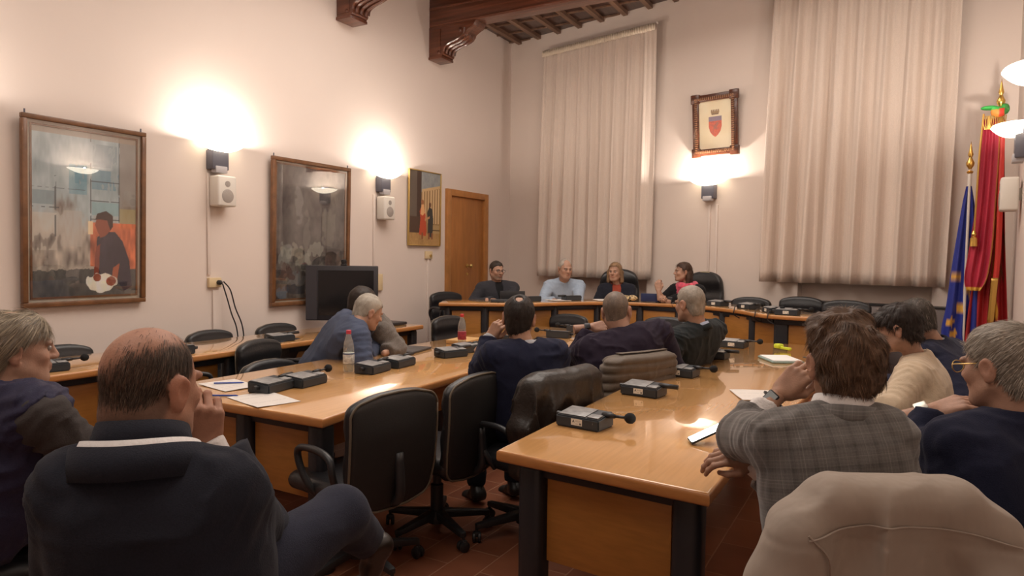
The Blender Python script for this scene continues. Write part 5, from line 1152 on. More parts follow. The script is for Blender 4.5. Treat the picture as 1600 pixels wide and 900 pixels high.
def person(label, HD, hh, th, HC, NB=None, hp=0, hr=0, hs=1.0, O=None, z0=0.0, near=False, skin=(.42, .245, .17), fat=0., hair=None, stubble=None, brows=(.06, .04, .03),
           top=None, trousers=(.012, .014, .022), hands=None, sw=.19, J=None, belly=0., bulk=1., neck_r=.056, eyes=True, glasses=None, group=None, skirt=False, noear=False, shoes=True, legs=True):
    J = dict(J or {}); R = rot_head(hh, hp, hr); HD = np.asarray(HD, float); HC = np.asarray(HC, float)
    f = hdir(th); rt = np.array([f[1], -f[0], 0]); up = np.array([0, 0, 1.0])
    if NB is None: NB = HD - R[:, 2] * .135 * hs - R[:, 1] * .04 + (HC - HD) * .02
    NB = np.asarray(NB, float); J.update(HD=HD, HC=HC, NB=NB, th=th)
    J.setdefault('SL', NB - rt * sw - up * .055); J.setdefault('SR', NB + rt * sw - up * .055)
    for s_, q in (('L', -1), ('R', 1)):
        J.setdefault('E' + s_, J['S' + s_] - up * .25 + f * .10 + rt * q * .04); J.setdefault('W' + s_, J['E' + s_] + f * .20 - rt * q * .10 + up * .06)
        J.setdefault('K' + s_, HC + f * .42 + rt * q * .12 - up * (.03 + (.03 if z0 else 0))); J.setdefault('A' + s_, np.array([*(J['K' + s_] + f * .02)[:2], z0 + .085]))
    J = {k: (np.asarray(v, float) if isinstance(v, (list, tuple, np.ndarray)) else v) for k, v in J.items()}
    O = np.array([HC[0], HC[1], z0]); J['O'] = O; acc = Acc()
    # head and neck
    hv = .0042 if near else .0068; nbl = R.T @ (NB - HD) / hs; nbl = nbl + np.array([0, 0, -.03]); 
    s = head_sdf(hv, nbl, fat, neck_r, not noear); V, F = s.surf(); V = relax(V, F, 1, .35); C = skin_cols(V, skin, True, stubble, brows if brows else None)
    if hair and 'fade' in hair['kind']: mf = np.clip(hair['kind']['fade'](V), 0, 1)[:, None] * .72; C = C * (1 - mf) + np.asarray(hair['col']) * 1.1 * mf
    acc.add((V * hs) @ R.T + HD - O, F, C)
    # torso, arms and legs under the clothes
    P_ = np.array([J[k] for k in ('SL', 'SR', 'NB', 'HC', 'EL', 'ER', 'WL', 'WR', 'KL', 'KR', 'AL', 'AR')]); lo, hi = P_.min(0) - .2, P_.max(0) + .2
    s = SDF(lo, hi, .016); torso(s, J, -.012, bulk=bulk)
    for q in 'LR': limb(s, J['S' + q], J['E' + q], J['W' + q], (.042, .035, .024), 0)
    if legs:
        for q in 'LR': hip = HC + (J['K' + q] - (J['KL'] + J['KR']) / 2) / max(np.linalg.norm(J['KL'] - J['KR']), .01) * .16; limb(s, hip, J['K' + q], J['A' + q], (.075, .052, .038), 0)
    V, F = s.surf(); acc.add(V - O, F, np.tile(skin, (len(V), 1)))
    # hands
    for q in 'LR':
        hd = (hands or {}).get(q)
        if hd is None: continue
        E, W = J['E' + q], J['W' + q]; y = np.asarray(hd.get('d', W - E), float); y = y / np.linalg.norm(y); z = np.asarray(hd.get('b', (0, 0, 1)), float); z = z - y * (z @ y); z /= np.linalg.norm(z); x = np.cross(y, z) * (1 if q == 'L' else -1)
        s = hand_sdf(.0030 if near else .0045, hd.get('c', .5), hd.get('s', 0), hd.get('t', .4)); V, F = s.surf(); V = relax(V, F, 1, .3); Rh = np.stack([x, y, z], 1)
        C = np.tile(np.asarray(skin, float), (len(V), 1)); kk = np.exp(-((V[:, 1] - .088) / .012) ** 2) * .12; C *= (1 - kk)[:, None]; C *= (.93 + .14 * vnoise(V, 90))[:, None]
        Vw = (V * hd.get('k', 1.0)) @ Rh.T; acc.add(Vw + W - O, F, C)
        if 'watch' in hd:
            n = 26; wv = []; fa = (E - W) / np.linalg.norm(E - W); c0 = W + (-y * .03) * 1.0; band = MB()
            pts = [c0 + (x * .032 * math.cos(a) + z * .026 * math.sin(a)) - O for a in np.linspace(0, 2 * math.pi, n)]
            J['_watch'] = (q, pts, c0 + z * .030 - O, x, y, z, hd['watch'])
    V = np.vstack(acc.V); F = np.vstack(acc.F); me = me_from('person', V, F, M_SKIN, True); setcol(me, np.vstack(acc.C)); me.update()
    o = link('person', me, None, tuple(O)); tag(o, label, 'person', group); J['obj'] = o
    # garments
    for i, g in enumerate(top or []):
        hz = g.get('h', .0075 if near else .011); s = SDF(lo, hi, hz); gi = g.get('g', .018)
        JT = J
        if g.get('inset'): JT = dict(J); JT['SL'] = J['SL'] * (1 - g['inset']) + NB * g['inset']; JT['SR'] = J['SR'] * (1 - g['inset']) + NB * g['inset']
        if g.get('body', True): torso(s, JT, gi, belly=belly, bulk=bulk)
        for q in 'LR':
            if not g.get('sleeves', True): continue
            E, W, S_ = J['E' + q], J['W' + q], J['S' + q]; ext = (g['cuff'].get(q, 0) if isinstance(g.get('cuff'), dict) else g.get('cuff', .0)); dW = (W - E) / np.linalg.norm(W - E); We = W - dW * (.035 + ext)
            cr = g.get('cr', .0); limb(s, S_, E, We + dW * .03, (.055 * bulk, .047, .036 + cr), gi)
            s.cut(We, dW, .115 + cr)
            if cr: s.cap(We - dW * .015, We + dW * .006 - dW * (.0), .022 + cr, .022 + cr, k=0, op='sub') if False else None
        if not g.get('body', True): pass
        for c in g.get('cuts', []): s.cap(*c)
        # neckline opening
        ax_ = J['HD'] - NB; ax_ /= np.linalg.norm(ax_); nr = g.get('neck', .062); s.cap(NB + ax_ * .028, NB + ax_ * .16, nr, nr + .03, k=.01, op='sub')
        if g.get('vee'):
            fwd = J['fw']; dn = (HC - NB) / np.linalg.norm(HC - NB); w_, l_ = g['vee']; s.cap(NB + fwd * .10 - dn * .02, NB + fwd * .16 + dn * l_, w_, .012, k=.008, op='sub')
        s.warp(folds(g.get('seed', i + 3), g.get('fold', .006), J, g.get('sc', 9.)))
        if g.get('warp'): s.warp(g['warp'])
        V, F = s.surf(); V = relax(V, F, 1, .4)
        if len(V) == 0: continue
        a, b, c = V[F[:, 0]], V[F[:, 1]], V[F[:, 2]]; cen = V.mean(0)
        if np.einsum('ij,ij->i', a - cen, np.cross(b - cen, c - cen)).sum() < 0: F = F[:, ::-1]
        me = me_from(g['name'], V - O, F, g['m'], True)
        if g.get('cloth'):
            rr_ = J['ax']; uu = (J['SL'] + J['SR']) / 2 - HC; uu /= np.linalg.norm(uu); ff = J['fw']; T_ = np.stack([(V - HC) @ rr_, (V - HC) @ ff, (V - HC) @ uu], 1)
            for q in 'LR':      # sleeve weave follows the arm
                for A, B in ((J['S' + q], J['E' + q]), (J['E' + q], J['W' + q])):
                    ba = B - A; L2 = ba @ ba; t = ((V - A) @ ba) / L2; d = np.linalg.norm(V - (A + np.clip(t, 0, 1)[:, None] * ba), axis=1); m = (d < .085) & (t > .12) & (t < 1.1)
                    y_ = ba / math.sqrt(L2); x_ = np.cross(y_, ff); x_ /= np.linalg.norm(x_) + 1e-9; T_[m, 0] = (V[m] - A) @ x_; T_[m, 2] = (V[m] - A) @ y_
            a_ = me.attributes.new('Cloth', 'FLOAT_VECTOR', 'POINT'); a_.data.foreach_set('vector', T_.astype(np.float32).ravel())
        go = link(g['name'], me, o)
        if g.get('label'): go['label'] = g['label']
    if legs:
        s = SDF(lo, hi, .012); pel = (J['KR'] - J['KL']); pel /= np.linalg.norm(pel); s.cap(HC - pel * .08, HC + pel * .08, .125 * bulk, k=.03)
        for q, sg in (('L', -1), ('R', 1)): limb(s, HC + pel * .085 * sg, J['K' + q], J['A' + q], (.094, .068, .050), .006, k=.03); s.cut(J['A' + q] + (J['K' + q] - J['A' + q]) * .04, J['A' + q] - J['K' + q], .09)
        s.warp(folds(5, .005)); V, F = s.surf(); V = relax(V, F, 1); a, b, c = V[F[:, 0]], V[F[:, 1]], V[F[:, 2]]; cen = V.mean(0)
        if np.einsum('ij,ij->i', a - cen, np.cross(b - cen, c - cen)).sum() < 0: F = F[:, ::-1]
        link('trousers', me_from('trousers', V - O, F, fabric('trouser_%02d%02d%02d' % tuple(int(v * 1000) % 100 for v in trousers), trousers), True), o)
        if shoes:
            for q in 'LR':
                A = J['A' + q]; d = np.asarray(J.get('T' + q, hdir(th) * .17 + np.array([0, 0, -.045])), float); d = d if 'T' + q not in J else J['T' + q] - A; dn = d / np.linalg.norm(d); sh = np.asarray(J.get('SN' + q, (0, 0, 1.0)), float); sh = sh - dn * (sh @ dn); sh /= np.linalg.norm(sh)
                s = SDF(A - .27, A + .27, .009); h_ = A - sh * .045 - dn * .035; s.ell(h_, (.04, .045, .038), k=.02); s.cap(h_, h_ + dn * .09, .036, .040, k=.03); s.ell(h_ + dn * .16 - sh * .008, (.045, .06, .028) if abs(dn[1]) > .6 else (.055, .05, .03), k=.03); s.cap(h_, A + (J['K' + q] - A) * .05, .038, .04, k=.02); s.cut(h_ - sh * .032, -sh, .4)
                V, F = s.surf(); V = relax(V, F, 1)
                if len(V):
                    a, b, c = V[F[:, 0]], V[F[:, 1]], V[F[:, 2]]; cen = V.mean(0)
                    if np.einsum('ij,ij->i', a - cen, np.cross(b - cen, c - cen)).sum() < 0: F = F[:, ::-1]
                    link('shoe', me_from('shoe', V - O, F, mat('shoe_leather', (.018, .014, .012), .4), True), o)
    # hair
    if hair:
        V, F, C = make_hair(seed=hair.get('seed', 1), **{k: v for k, v in hair.items() if k != 'seed'}); me = me_from('hair', (V * hs) @ R.T + HD - O, F, M_HAIR, True); setcol(me, C); link('hair', me, o)
    if eyes:
        for q in (-1, 1):
            m = MB(); bmesh.ops.create_uvsphere(m.bm, u_segments=16, v_segments=12, radius=.0090); me = m.mesh('eye', M_EYEW, smooth=True); co = np.empty(len(me.vertices) * 3); me.vertices.foreach_get('co', co); co = co.reshape(-1, 3)
            C = np.tile([.36, .32, .29], (len(co), 1)); r_ = np.hypot(co[:, 0], co[:, 2]); C[(r_ < .0056) & (co[:, 1] > 0)] = (.05, .03, .02); setcol(me, C)
            e = link('eye', me, o); e.matrix_local = Matrix.Translation(tuple(R @ (np.array([q * .031, .0858, .005]) * hs) + HD - O)) @ Matrix(R.tolist()).to_4x4() @ Matrix.Scale(hs, 4)
    if glasses is not None:
        m = MB()
        for q in (-1, 1):
            m.tube([(q * .034 + .026 * math.cos(a), .112 - abs(.02 * math.cos(a)) * .2, .004 + .018 * math.sin(a)) for a in np.linspace(0, 2 * math.pi, 22)], .0016, 6)
            m.tube([(q * .060, .108, .010), (q * .076, .09, .012), (q * .083, .0, .012), (q * .083, -.018, .0)], .0018, 6)
        m.tube([(-.009, .115, .008), (.009, .115, .008)], .0016, 6); ob = m.build('glasses', glasses, o, smooth=True)
        ob.matrix_local = Matrix.Translation(tuple(HD - O)) @ Matrix(R.tolist()).to_4x4() @ Matrix.Scale(hs, 4)
    if '_watch' in J:
        q, pts, fc, x, y, z, wk = J['_watch']; wt = MB().tube([tuple(p) for p in pts], .006 if wk != 'gold' else .005, 6).build('watch', mat('strap_' + wk, (.02, .02, .022) if wk != 'gold' else (.55, .42, .25), .4, metal=0 if wk != 'gold' else .9), o, smooth=True)
        M = Matrix.Translation(tuple(fc)) @ Matrix(np.stack([x, y, z], 1).tolist()).to_4x4(); f_ = MB(); f_.box(-.019, .019, -.020, .020, -.004, .007, .005, M); f_.build('watch_face', mat('watch_' + wk, (.035, .035, .04) if wk != 'gold' else (.7, .68, .6), .3, metal=.3), wt)
        if wk == 'smart': MB().box(-.015, .015, -.016, .016, .007, .0078, 0, M).build('watch_screen', mat('watch_screen', (.35, .40, .42), .15), wt)
    return J

# ------------------------------------------------------------------ the speakers on the dais
NAVY = (.014, .017, .032)
F_NAVYB = fabric('navy_wool', (.0155, .017, .026)); F_NAVYS = fabric('navy_knit', (.012, .014, .034)); F_PURP = fabric('dark_plum_knit', (.018, .012, .024))
F_DKGR = fabric('dark_green_grey_jacket', (.014, .018, .020)); F_BLUE = fabric('blue_suit', (.060, .074, .120)); F_TWEED = mat('grey_tweed', (.125, .105, .09), .95, noise=(260, .45), bump=(300, .3), sheen=.2, spec=.15)
F_LBLUE = fabric('light_blue_knit', (.33, .40, .50)); F_CHAR = fabric('charcoal_suit', (.035, .035, .042)); F_BLACK = fabric('black_cloth', (.012, .012, .014)); F_BEIGE = mat('beige_jacquard', (.53, .42, .30), .85, noise=(16, .09), bump=(120, .2), sheen=.2, spec=.2)
F_VEST = fabric('navy_padded_vest', (.022, .020, .048), .6); F_GREYSL = fabric('dark_grey_fleece', (.050, .042, .040)); F_WHITE = fabric('white_shirt', (.70, .66, .64), .8, nz=(120, .04)); F_GREYSH = fabric('pale_grey_shirt', (.36, .36, .38), .8)
F_PINK = mat('pink_scarf', (.62, .09, .14), .9, noise=(35, .4), sheen=.3, spec=.2); F_RUST = fabric('rust_top', (.30, .06, .035)); F_PLAID = plaid_mat(); F_PALEBL = fabric('pale_blue_shirt', (.42, .46, .58), .8)
GREY = (.33, .29, .25); DARKH = (.030, .020, .015)
short_line = [(-.13, -.075), (-.05, -.08), (-.025, -.03), (-.012, .0), (.015, .0), (.03, .035), (.06, .066), (.10, .066)]
VW = at(800, 402, 1) - CO
def tocam(p): d = CO - np.asarray(p); return math.degrees(math.atan2(d[0], d[1]))
SEATH = DZ + .56
# 1 dark suit, goatee
h_ = at(776, 423, 8.55); hc = np.array([h_[0] - .02, h_[1] + .12, SEATH])
person('man in charcoal suit over dark shirt with goatee, arms folded, leftmost speaker', h_, 118, 135, hc, NB=h_ + np.array([.0, .03, -.165]), hp=6, z0=DZ, hair=dict(kind=dict(line=short_line, amp=.003), h=.008, col=DARKH, var=.3, strands=500, L=.015, w=.003, curl=.1, thick=.007), stubble=((.12, .09, .07), .85),
       top=[dict(name='shirt', m=F_BLACK, g=.006, sleeves=False, neck=.05, h=.012), dict(name='suit_jacket', m=F_CHAR, g=.020, vee=(.055, .30), fold=.004)], J=dict(EL=h_ + np.array([.28, -.12, -.40]), ER=h_ + np.array([-.20, -.26, -.42]), WL=h_ + np.array([.10, -.34, -.37]), WR=h_ + np.array([.16, -.30, -.355])),
       hands=dict(L=dict(c=.4, b=(0, 0, 1), d=(-1, -.1, 0)), R=dict(c=.4, b=(0, 0, 1), d=(1, .3, .0))), glasses=M_PLASTIC, sw=.205, legs=True)
# 2 light blue sweater
h_ = at(883, 420, 8.45); hc = np.array([h_[0] - .10, h_[1] + .32, SEATH])
person('grey-haired man in light blue sweater leaning on the head table, hands joined', h_, 130, 150, hc, NB=h_ + np.array([-.045, .075, -.155]), hp=10, z0=DZ, hair=dict(kind=dict(line=short_line, amp=.003, bald=[((0, .09, .10), (.055, .07, .06))]), h=.008, col=(.34, .30, .26), var=.25, strands=500, L=.012, w=.003, curl=.1, thick=.006), brows=(.2, .16, .13),
       top=[dict(name='sweater', m=F_LBLUE, g=.016, fold=.007)], J=dict(SL=h_ + np.array([.12, .18, -.22]), SR=h_ + np.array([-.23, .02, -.22]), EL=h_ + np.array([.20, -.05, -.42]), ER=h_ + np.array([-.22, -.20, -.42]), WL=h_ + np.array([.05, -.24, -.40]), WR=h_ + np.array([.0, -.26, -.385])),
       hands=dict(L=dict(c=.3, b=(0, 0, 1), d=(-.2, -1, 0)), R=dict(c=.3, b=(0, 0, 1), d=(1, -.3, .0))), legs=True)
J2 = _last = None
# 3 blonde woman
h_ = at(961, 425, 8.45); hc = np.array([h_[0] - .02, h_[1] + .12, SEATH])
person('woman with blonde bob in navy jacket and rust top, in a high-backed chair', h_, 178, 160, hc, NB=h_ + np.array([.01, .045, -.165]), hp=2, z0=DZ, hs=.95, sw=.165, neck_r=.045, brows=(.14, .09, .05),
       hair=dict(kind=dict(line=[(-.13, -.16), (-.02, -.16), (.015, -.13), (.028, -.10), (.034, .045), (.06, .078), (.10, .085)], amp=.004, caps=[((.085, .0, .0), (.088, -.005, -.12), .028, .026, .02), ((-.082, -.02, .0), (-.086, -.02, -.12), .028, .026, .02), ((.04, -.07, -.02), (.04, -.07, -.13), .045, .04, .03), ((-.04, -.07, -.02), (-.04, -.07, -.13), .045, .04, .03)]), h=.008, col=(.23, .14, .075), var=.3, strands=700, L=.04, w=.003, curl=.08, thick=.012),
       top=[dict(name='top', m=F_RUST, g=.004, sleeves=False, neck=.058, h=.012), dict(name='jacket', m=F_NAVYB, g=.016, vee=(.06, .34), fold=.004, neck=.07)], J=dict(EL=h_ + np.array([.24, -.05, -.42]), ER=h_ + np.array([-.20, -.12, -.42]), WL=h_ + np.array([.12, -.26, -.375]), WR=h_ + np.array([-.06, -.30, -.385])), hands=dict(L=dict(c=.4, b=(0, 0, 1)), R=dict(c=.4, b=(0, 0, 1))), legs=True)
# 4 pink scarf
h_ = at(1067, 425, 8.15); hc = np.array([h_[0] + .10, h_[1] + .14, SEATH])
J4 = person('woman in profile with long brown hair, black top and pink scarf', h_, 238, 190, hc, NB=h_ + np.array([.045, .03, -.165]), hp=0, z0=DZ, hs=.95, sw=.165, neck_r=.045,
       hair=dict(kind=dict(line=[(-.13, -.2), (-.02, -.2), (-.005, -.06), (.006, .0), (.03, .045), (.06, .066), (.10, .070)], amp=.004, caps=[((.06, -.06, -.02), (.07, -.05, -.20), .035, .03, .02), ((-.06, -.06, -.02), (-.07, -.05, -.20), .035, .03, .02), ((0, -.08, -.02), (0, -.075, -.22), .05, .045, .03)]), h=.008, col=(.055, .028, .017), var=.3, strands=700, L=.05, w=.003, curl=.05, thick=.010),
       top=[dict(name='blouse', m=F_BLACK, g=.012, fold=.004, neck=.07)], J=dict(EL=h_ + np.array([-.14, -.24, -.37]), ER=h_ + np.array([-.26, -.0, -.36]), WL=h_ + np.array([-.20, -.30, -.22]), WR=h_ + np.array([-.16, -.28, -.30])), hands=dict(L=dict(c=.7, b=(0, -1, .2), d=(-.2, .1, 1)), R=dict(c=.5, b=(0, 0, 1), d=(.3, -1, .2))), legs=True)
def scarf(J, m, seed=1, r=.092, dz=0.01):
    NB, ax = J['NB'], np.array([0, 0, 1.0]); s = SDF(NB - .26, NB + .22, .010); fw = J['fw'] * np.array([1, 1, 0]); fw /= np.linalg.norm(fw); rt = np.cross(fw, ax); pts = [NB + (-fw * math.cos(a) * r * 1.05 + rt * math.sin(a) * r) + ax * (.01 + dz - .03 * (1 - math.cos(a)) / 2) for a in np.linspace(0, 2 * math.pi, 15)]
    for a, b in zip(pts[:-1], pts[1:]): s.cap(a, b, .034, k=.02)
    s.cap(NB + fw * .10 - ax * .02, NB + fw * .11 - ax * .20, .045, .035, k=.03); s.cap(NB + fw * .09 + rt * .04, NB + fw * .10 + rt * .06 - ax * .16, .035, .03, k=.03)
    s.warp(folds(seed, .012, scale=22)); V, F = s.surf(); V = relax(V, F, 1); me = me_from('scarf', V - J['O'], F, m, True); return link('scarf', me, J['obj'])
scarf(J4, F_PINK, 3)
for px, dd, lb, hd_, tp in ((775, 9.0, 'chair of the charcoal-suited speaker, mostly hidden', 140, 1.05), (883, 9.05, 'chair behind the light blue sweatered speaker', 150, 1.02), (966, 8.86, 'black high-backed leather chair around the blonde woman', 162, 1.315), (1086, 8.52, 'black high-backed leather chair right of the pink-scarfed woman', 192, 1.30)):
    p = at(px, 440, dd); high_chair(p[0], p[1], hd_, lb, top=tp)

# ------------------------------------------------------------------ middle table, far side
h_ = at(576, 487, 4.85); hc = np.array([-3.70, 3.66, .60])
Jb = person('grey-haired man in blue suit jacket bending far over the middle table', h_, 25, 35, hc, NB=at(556, 509, 4.75), hp=24, hr=4, near=False, hair=dict(kind=dict(line=short_line, amp=.003), h=.007, col=(.38, .34, .285), var=.25, strands=1500, L=.018, w=.002, curl=.15, thick=.008),
       top=[dict(name='suit_jacket', m=F_BLUE, g=.024, fold=.008)], J=dict(SL=at(540, 502, 4.98), SR=at(560, 530, 4.58), EL=at(585, 545, 5.0), ER=at(566, 566, 4.50), WL=at(570, 560, 4.8), WR=at(548, 566, 4.62)), hands=None, sw=.2, bulk=1.05)
col_band(Jb, F_BLUE, .075, .066, -.01, .035, name='jacket_collar')
chair(-3.66, 3.95, 80, 'chair under the man in the blue suit, nearly hidden', backz=.55).location = (-3.98, 3.58, 0)
h_ = at(567, 474, 5.25); hc = np.array([-3.85, 4.42, .60])
person('dark-haired man in grey tweed jacket hidden behind the man in blue', h_, 30, 60, hc, NB=at(585, 500, 5.1), hp=15, hair=dict(kind=dict(line=short_line, amp=.004), h=.008, col=DARKH, var=.3, strands=900, L=.02, w=.0025, curl=.2, thick=.013),
       top=[dict(name='tweed_jacket', m=F_TWEED, g=.024, fold=.007)], J=dict(SR=at(598, 522, 5.0), SL=at(588, 502, 5.40), ER=at(620, 546, 5.0), WR=at(600, 552, 4.85), EL=at(618, 540, 5.4), WL=at(600, 545, 5.2)), hands=None)
chair(-4.15, 4.05, 75, 'chair under the tweed-jacketed man, hidden', backz=.5)

def bk0(px, py, dep, deg):
    p = at(px, py, dep); h = hdir(deg); return p[0] + h[0] * .27, p[1] + h[1] * .27
# ------------------------------------------------------------------ men between the two tables
# A navy sweater
hA = at(811, 496, 3.72); hc = np.array([-1.72, 3.20, .59])
JA = person('balding dark-haired man in navy sweater, cheek propped on his left hand', hA, -24, -52, hc, NB=at(822, 545, 3.66), hp=-2, hr=3, near=True, skin=(.40, .225, .15), hair=dict(kind=dict(line=[(-.13, -.088), (-.05, -.09), (-.025, -.04), (-.012, .0), (.015, .005), (.03, .035), (.06, .066), (.10, .066)], amp=.003, bald=[((0, -.070, .125), (.028, .026, .036))]), h=.0045, col=(.020, .013, .010), var=.35, strands=5000, L=.022, w=.0013, curl=.18, thick=.009),
       top=[dict(name='shirt', m=F_GREYSH, g=.006, cuff=-.03, h=.010, neck=.058), dict(name='sweater', m=F_NAVYS, g=.020, fold=.008, cuff=.0, neck=.066)],
       J=dict(SL=at(772, 556, 3.60), SR=at(868, 552, 3.72), EL=at(752, 580, 3.74), WL=at(765, 527, 3.90), ER=at(872, 622, 3.85), WR=at(822, 562, 4.02)), hands=dict(L=dict(d=CR * .55 + CU * .75 - CF * .2, b=-CR * .45 - CF * .8 + CU * .2, c=.75, t=.5), R=dict(d=-CR + CU * .1, b=CU - CF * .2, c=.4)), sw=.2, legs=True, eyes=False)
col_band(JA, F_GREYSH, .070, .062, .005, .040, name='shirt_collar', drop=.02)
# B plum sweater
hB = at(963, 486, 4.25); hc = np.array([-1.46, 3.80, .59])
JB = person('man with shaven grey head and dark plum sweater, watch on his raised left wrist', hB, -14, -30, hc, NB=at(977, 525, 4.18), hp=-2, hr=-5, near=True, hs=1.03, neck_r=.062, fat=.006, skin=(.36, .205, .145), hair=dict(kind=dict(line=short_line, amp=.0012), h=.0045, col=(.14, .105, .082), var=.30, strands=5000, L=.005, w=.0010, curl=.1, thick=.0022, lift=.1, tint=((.38, .25, .18), .45)),
       top=[dict(name='sweater', m=F_PURP, g=.024, fold=.009, neck=.068)],
       J=dict(SL=at(918, 548, 4.10), SR=at(1030, 520, 4.24), EL=at(898, 562, 4.36), WL=at(924, 512, 4.42), ER=at(1058, 590, 4.30), WR=at(1060, 640, 4.5)), hands=dict(L=dict(d=CR * .9 + CU * .1 + CF * .1, b=-CF * .8 + CU * .5, c=.85, t=.6, watch='dark'), R=dict(c=.4)), sw=.22, bulk=1.06, eyes=False)
col_band(JB, F_PURP, .078, .070, .0, .022, name='knit_collar', gap=6, th=.01)
# C grey hair glasses
hC = at(1078, 475, 4.62); hc = np.array([-1.33, 4.62, .59])
JC = person('grey-haired man with glasses and dark jacket turned to the left', hC, -62, -70, hc, NB=at(1092, 512, 4.60), hp=8, near=True, hs=1.0, hair=dict(kind=dict(line=[(-.13, -.085), (-.05, -.085), (-.025, -.03), (-.014, .0), (.012, .0), (.03, .035), (.06, .062), (.10, .062)], amp=.003), h=.0045, col=(.29, .25, .205), var=.25, strands=5000, L=.014, w=.0014, curl=.12, thick=.007), brows=(.25, .2, .16),
       top=[dict(name='shirt', m=F_PALEBL, g=.006, h=.012, neck=.056), dict(name='jacket', m=F_DKGR, g=.026, fold=.008, neck=.068)],
       J=dict(SL=at(1052, 535, 4.45), SR=at(1116, 516, 4.85), EL=at(1040, 580, 4.35), WL=at(1000, 570, 4.5), ER=at(1080, 570, 4.9)), hands=dict(L=dict(c=.4)), sw=.2, glasses=M_PLASTIC)
col_band(JC, F_PALEBL, .070, .062, .0, .038, name='shirt_collar', drop=.03)
col_band(JC, F_DKGR, .082, .076, -.015, .022, name='jacket_collar', drop=.05)

chair(*bk0(885, 580, 3.36, -74), -74, 'chair carrying the dark brown leather jacket, behind the navy-sweatered man', backz=.575)
chair(*bk0(1006, 556, 4.0, -66), -66, 'chair carrying the brown quilted jacket, behind the shaven-headed man', backz=.565)
chair(*bk0(1090, 532, 4.9, -76), -76, 'chair carrying the navy padded jacket, behind the man with glasses', backz=.58)

# ------------------------------------------------------------------ right side of the right table
# plaid jacket
hP = at(1316, 566, 1.86); hc = np.array([-.06, 1.90, .59])
plaidJ = person('man in grey plaid jacket with thick brown hair and smartwatch, back to the camera', hP, -22, -12, hc, NB=at(1316, 650, 1.82), hp=6, hr=-3, near=True, skin=(.40, .225, .15), neck_r=.054,
       hair=dict(kind=dict(line=[(-.15, -.104), (-.05, -.104), (-.03, -.065), (-.016, .0), (.012, .01), (.03, .02), (.06, .05), (.10, .055)], amp=.009, sc=42, caps=[((-.04, .05, .105), (.03, .05, .115), .034, .034, .03), ((-.035, -.07, .03), (.035, -.07, .03), .050, .050, .04), ((-.03, -.02, .10), (.035, -.02, .10), .040, .040, .04), ((-.030, -.062, -.035), (.030, -.062, -.035), .046, .046, .03)]), h=.0045, col=(.085, .044, .023), var=.34, strands=15000, L=.027, w=.0011, curl=.42, thick=.004, lift=.20, tint=((.16, .09, .05), .2)),
       top=[dict(name='shirt', m=F_WHITE, g=.006, h=.008, neck=.056, cuff=dict(L=.034, R=-.03), cr=.006), dict(name='plaid_jacket', m=F_PLAID, g=.022, fold=.0055, sc=7., neck=.068, cloth=True, h=.0062, cuff=dict(L=.075, R=.01), cr=.012)],
       J=dict(SL=at(1216, 690, 1.80), SR=at(1380, 684, 1.78), EL=at(1160, 682, 2.06), WL=at(1219, 614, 2.12), ER=at(1330, 850, 1.98), WR=at(1178, 716, 2.10)), hands=dict(L=dict(d=CR * .62 + CU * .66 - CF * .12, b=-CF * .72 - CR * .45 + CU * .35, c=.48, t=.5, watch='smart', s=.5), R=dict(d=-CR * .95 + CU * .1, b=CU * .7 - CF * .5, c=.5)), sw=.2, glasses=M_PLASTIC, eyes=False)
col_band(plaidJ, F_WHITE, .074, .063, .006, .052, name='shirt_collar', drop=.03, gap=35, sx=1.15, rise=.016)
col_band(plaidJ, F_PLAID, .092, .078, -.020, .030, name='jacket_collar', drop=.07, gap=40, sx=1.2, rise=.016)
# right edge man
hR = at(1566, 572, 1.98); hc = np.array([.26, 2.22, .59])
JR = person('grey-haired man in navy sweater at the right edge, hand on chin, glasses', hR, -52, -38, hc, NB=at(1582, 655, 1.96), hp=10, hr=0, near=True, skin=(.41, .235, .165), hair=dict(kind=dict(line=short_line, amp=.004, crown=(0, -.07, .10)), h=.0045, col=(.21, .175, .14), var=.32, strands=9000, L=.026, w=.0012, curl=.16, thick=.011, tint=((.45, .40, .34), .4), flow=(0, 1, -.4)),
       top=[dict(name='sweater', m=F_NAVYS, g=.024, fold=.007, neck=.066, h=.0085)],
       J=dict(SL=at(1492, 700, 1.92), SR=at(1640, 690, 2.02), EL=at(1432, 712, 2.14), WL=at(1458, 642, 2.22), ER=at(1600, 850, 2.0), WR=at(1530, 800, 2.2)), hands=dict(L=dict(d=CR * .82 + CU * .36 - CF * .35, b=CU * .8 - CR * .5 - CF * .3, c=.42, t=.1, s=.3, watch='gold')), sw=.21, glasses=M_BRASS, bulk=1.05, eyes=False)
# beige woman
hW = at(1402, 513, 3.42); hc = np.array([.14, 3.72, .59])
JW = person('woman with short dark hair in beige patterned jacket, in left profile', hW, -84, -75, hc, NB=at(1433, 560, 3.42), hp=14, near=True, hs=.95, skin=(.44, .26, .185), sw=.17, neck_r=.046, hair=dict(kind=dict(line=[(-.13, -.07), (-.05, -.075), (-.028, -.05), (-.012, .0), (.01, .0), (.025, .01), (.05, .03), (.075, .032), (.11, .035)], amp=.006, caps=[((-.03, .075, .06), (.03, .075, .06), .035, .035, .03)]), h=.0055, col=(.022, .013, .010), var=.35, strands=5000, L=.035, w=.0015, curl=.15, thick=.016),
       top=[dict(name='jacket', m=F_BEIGE, g=.018, fold=.005, neck=.060)],
       J=dict(SL=at(1425, 592, 3.22), SR=at(1448, 580, 3.60), EL=at(1392, 640, 3.10), WL=at(1340, 632, 3.25), ER=at(1400, 620, 3.6), WR=at(1350, 600, 3.55)), hands=dict(L=dict(c=.6), R=dict(c=.6)))
col_band(JW, F_BEIGE, .068, .062, -.005, .025, name='jacket_collar', drop=.05)
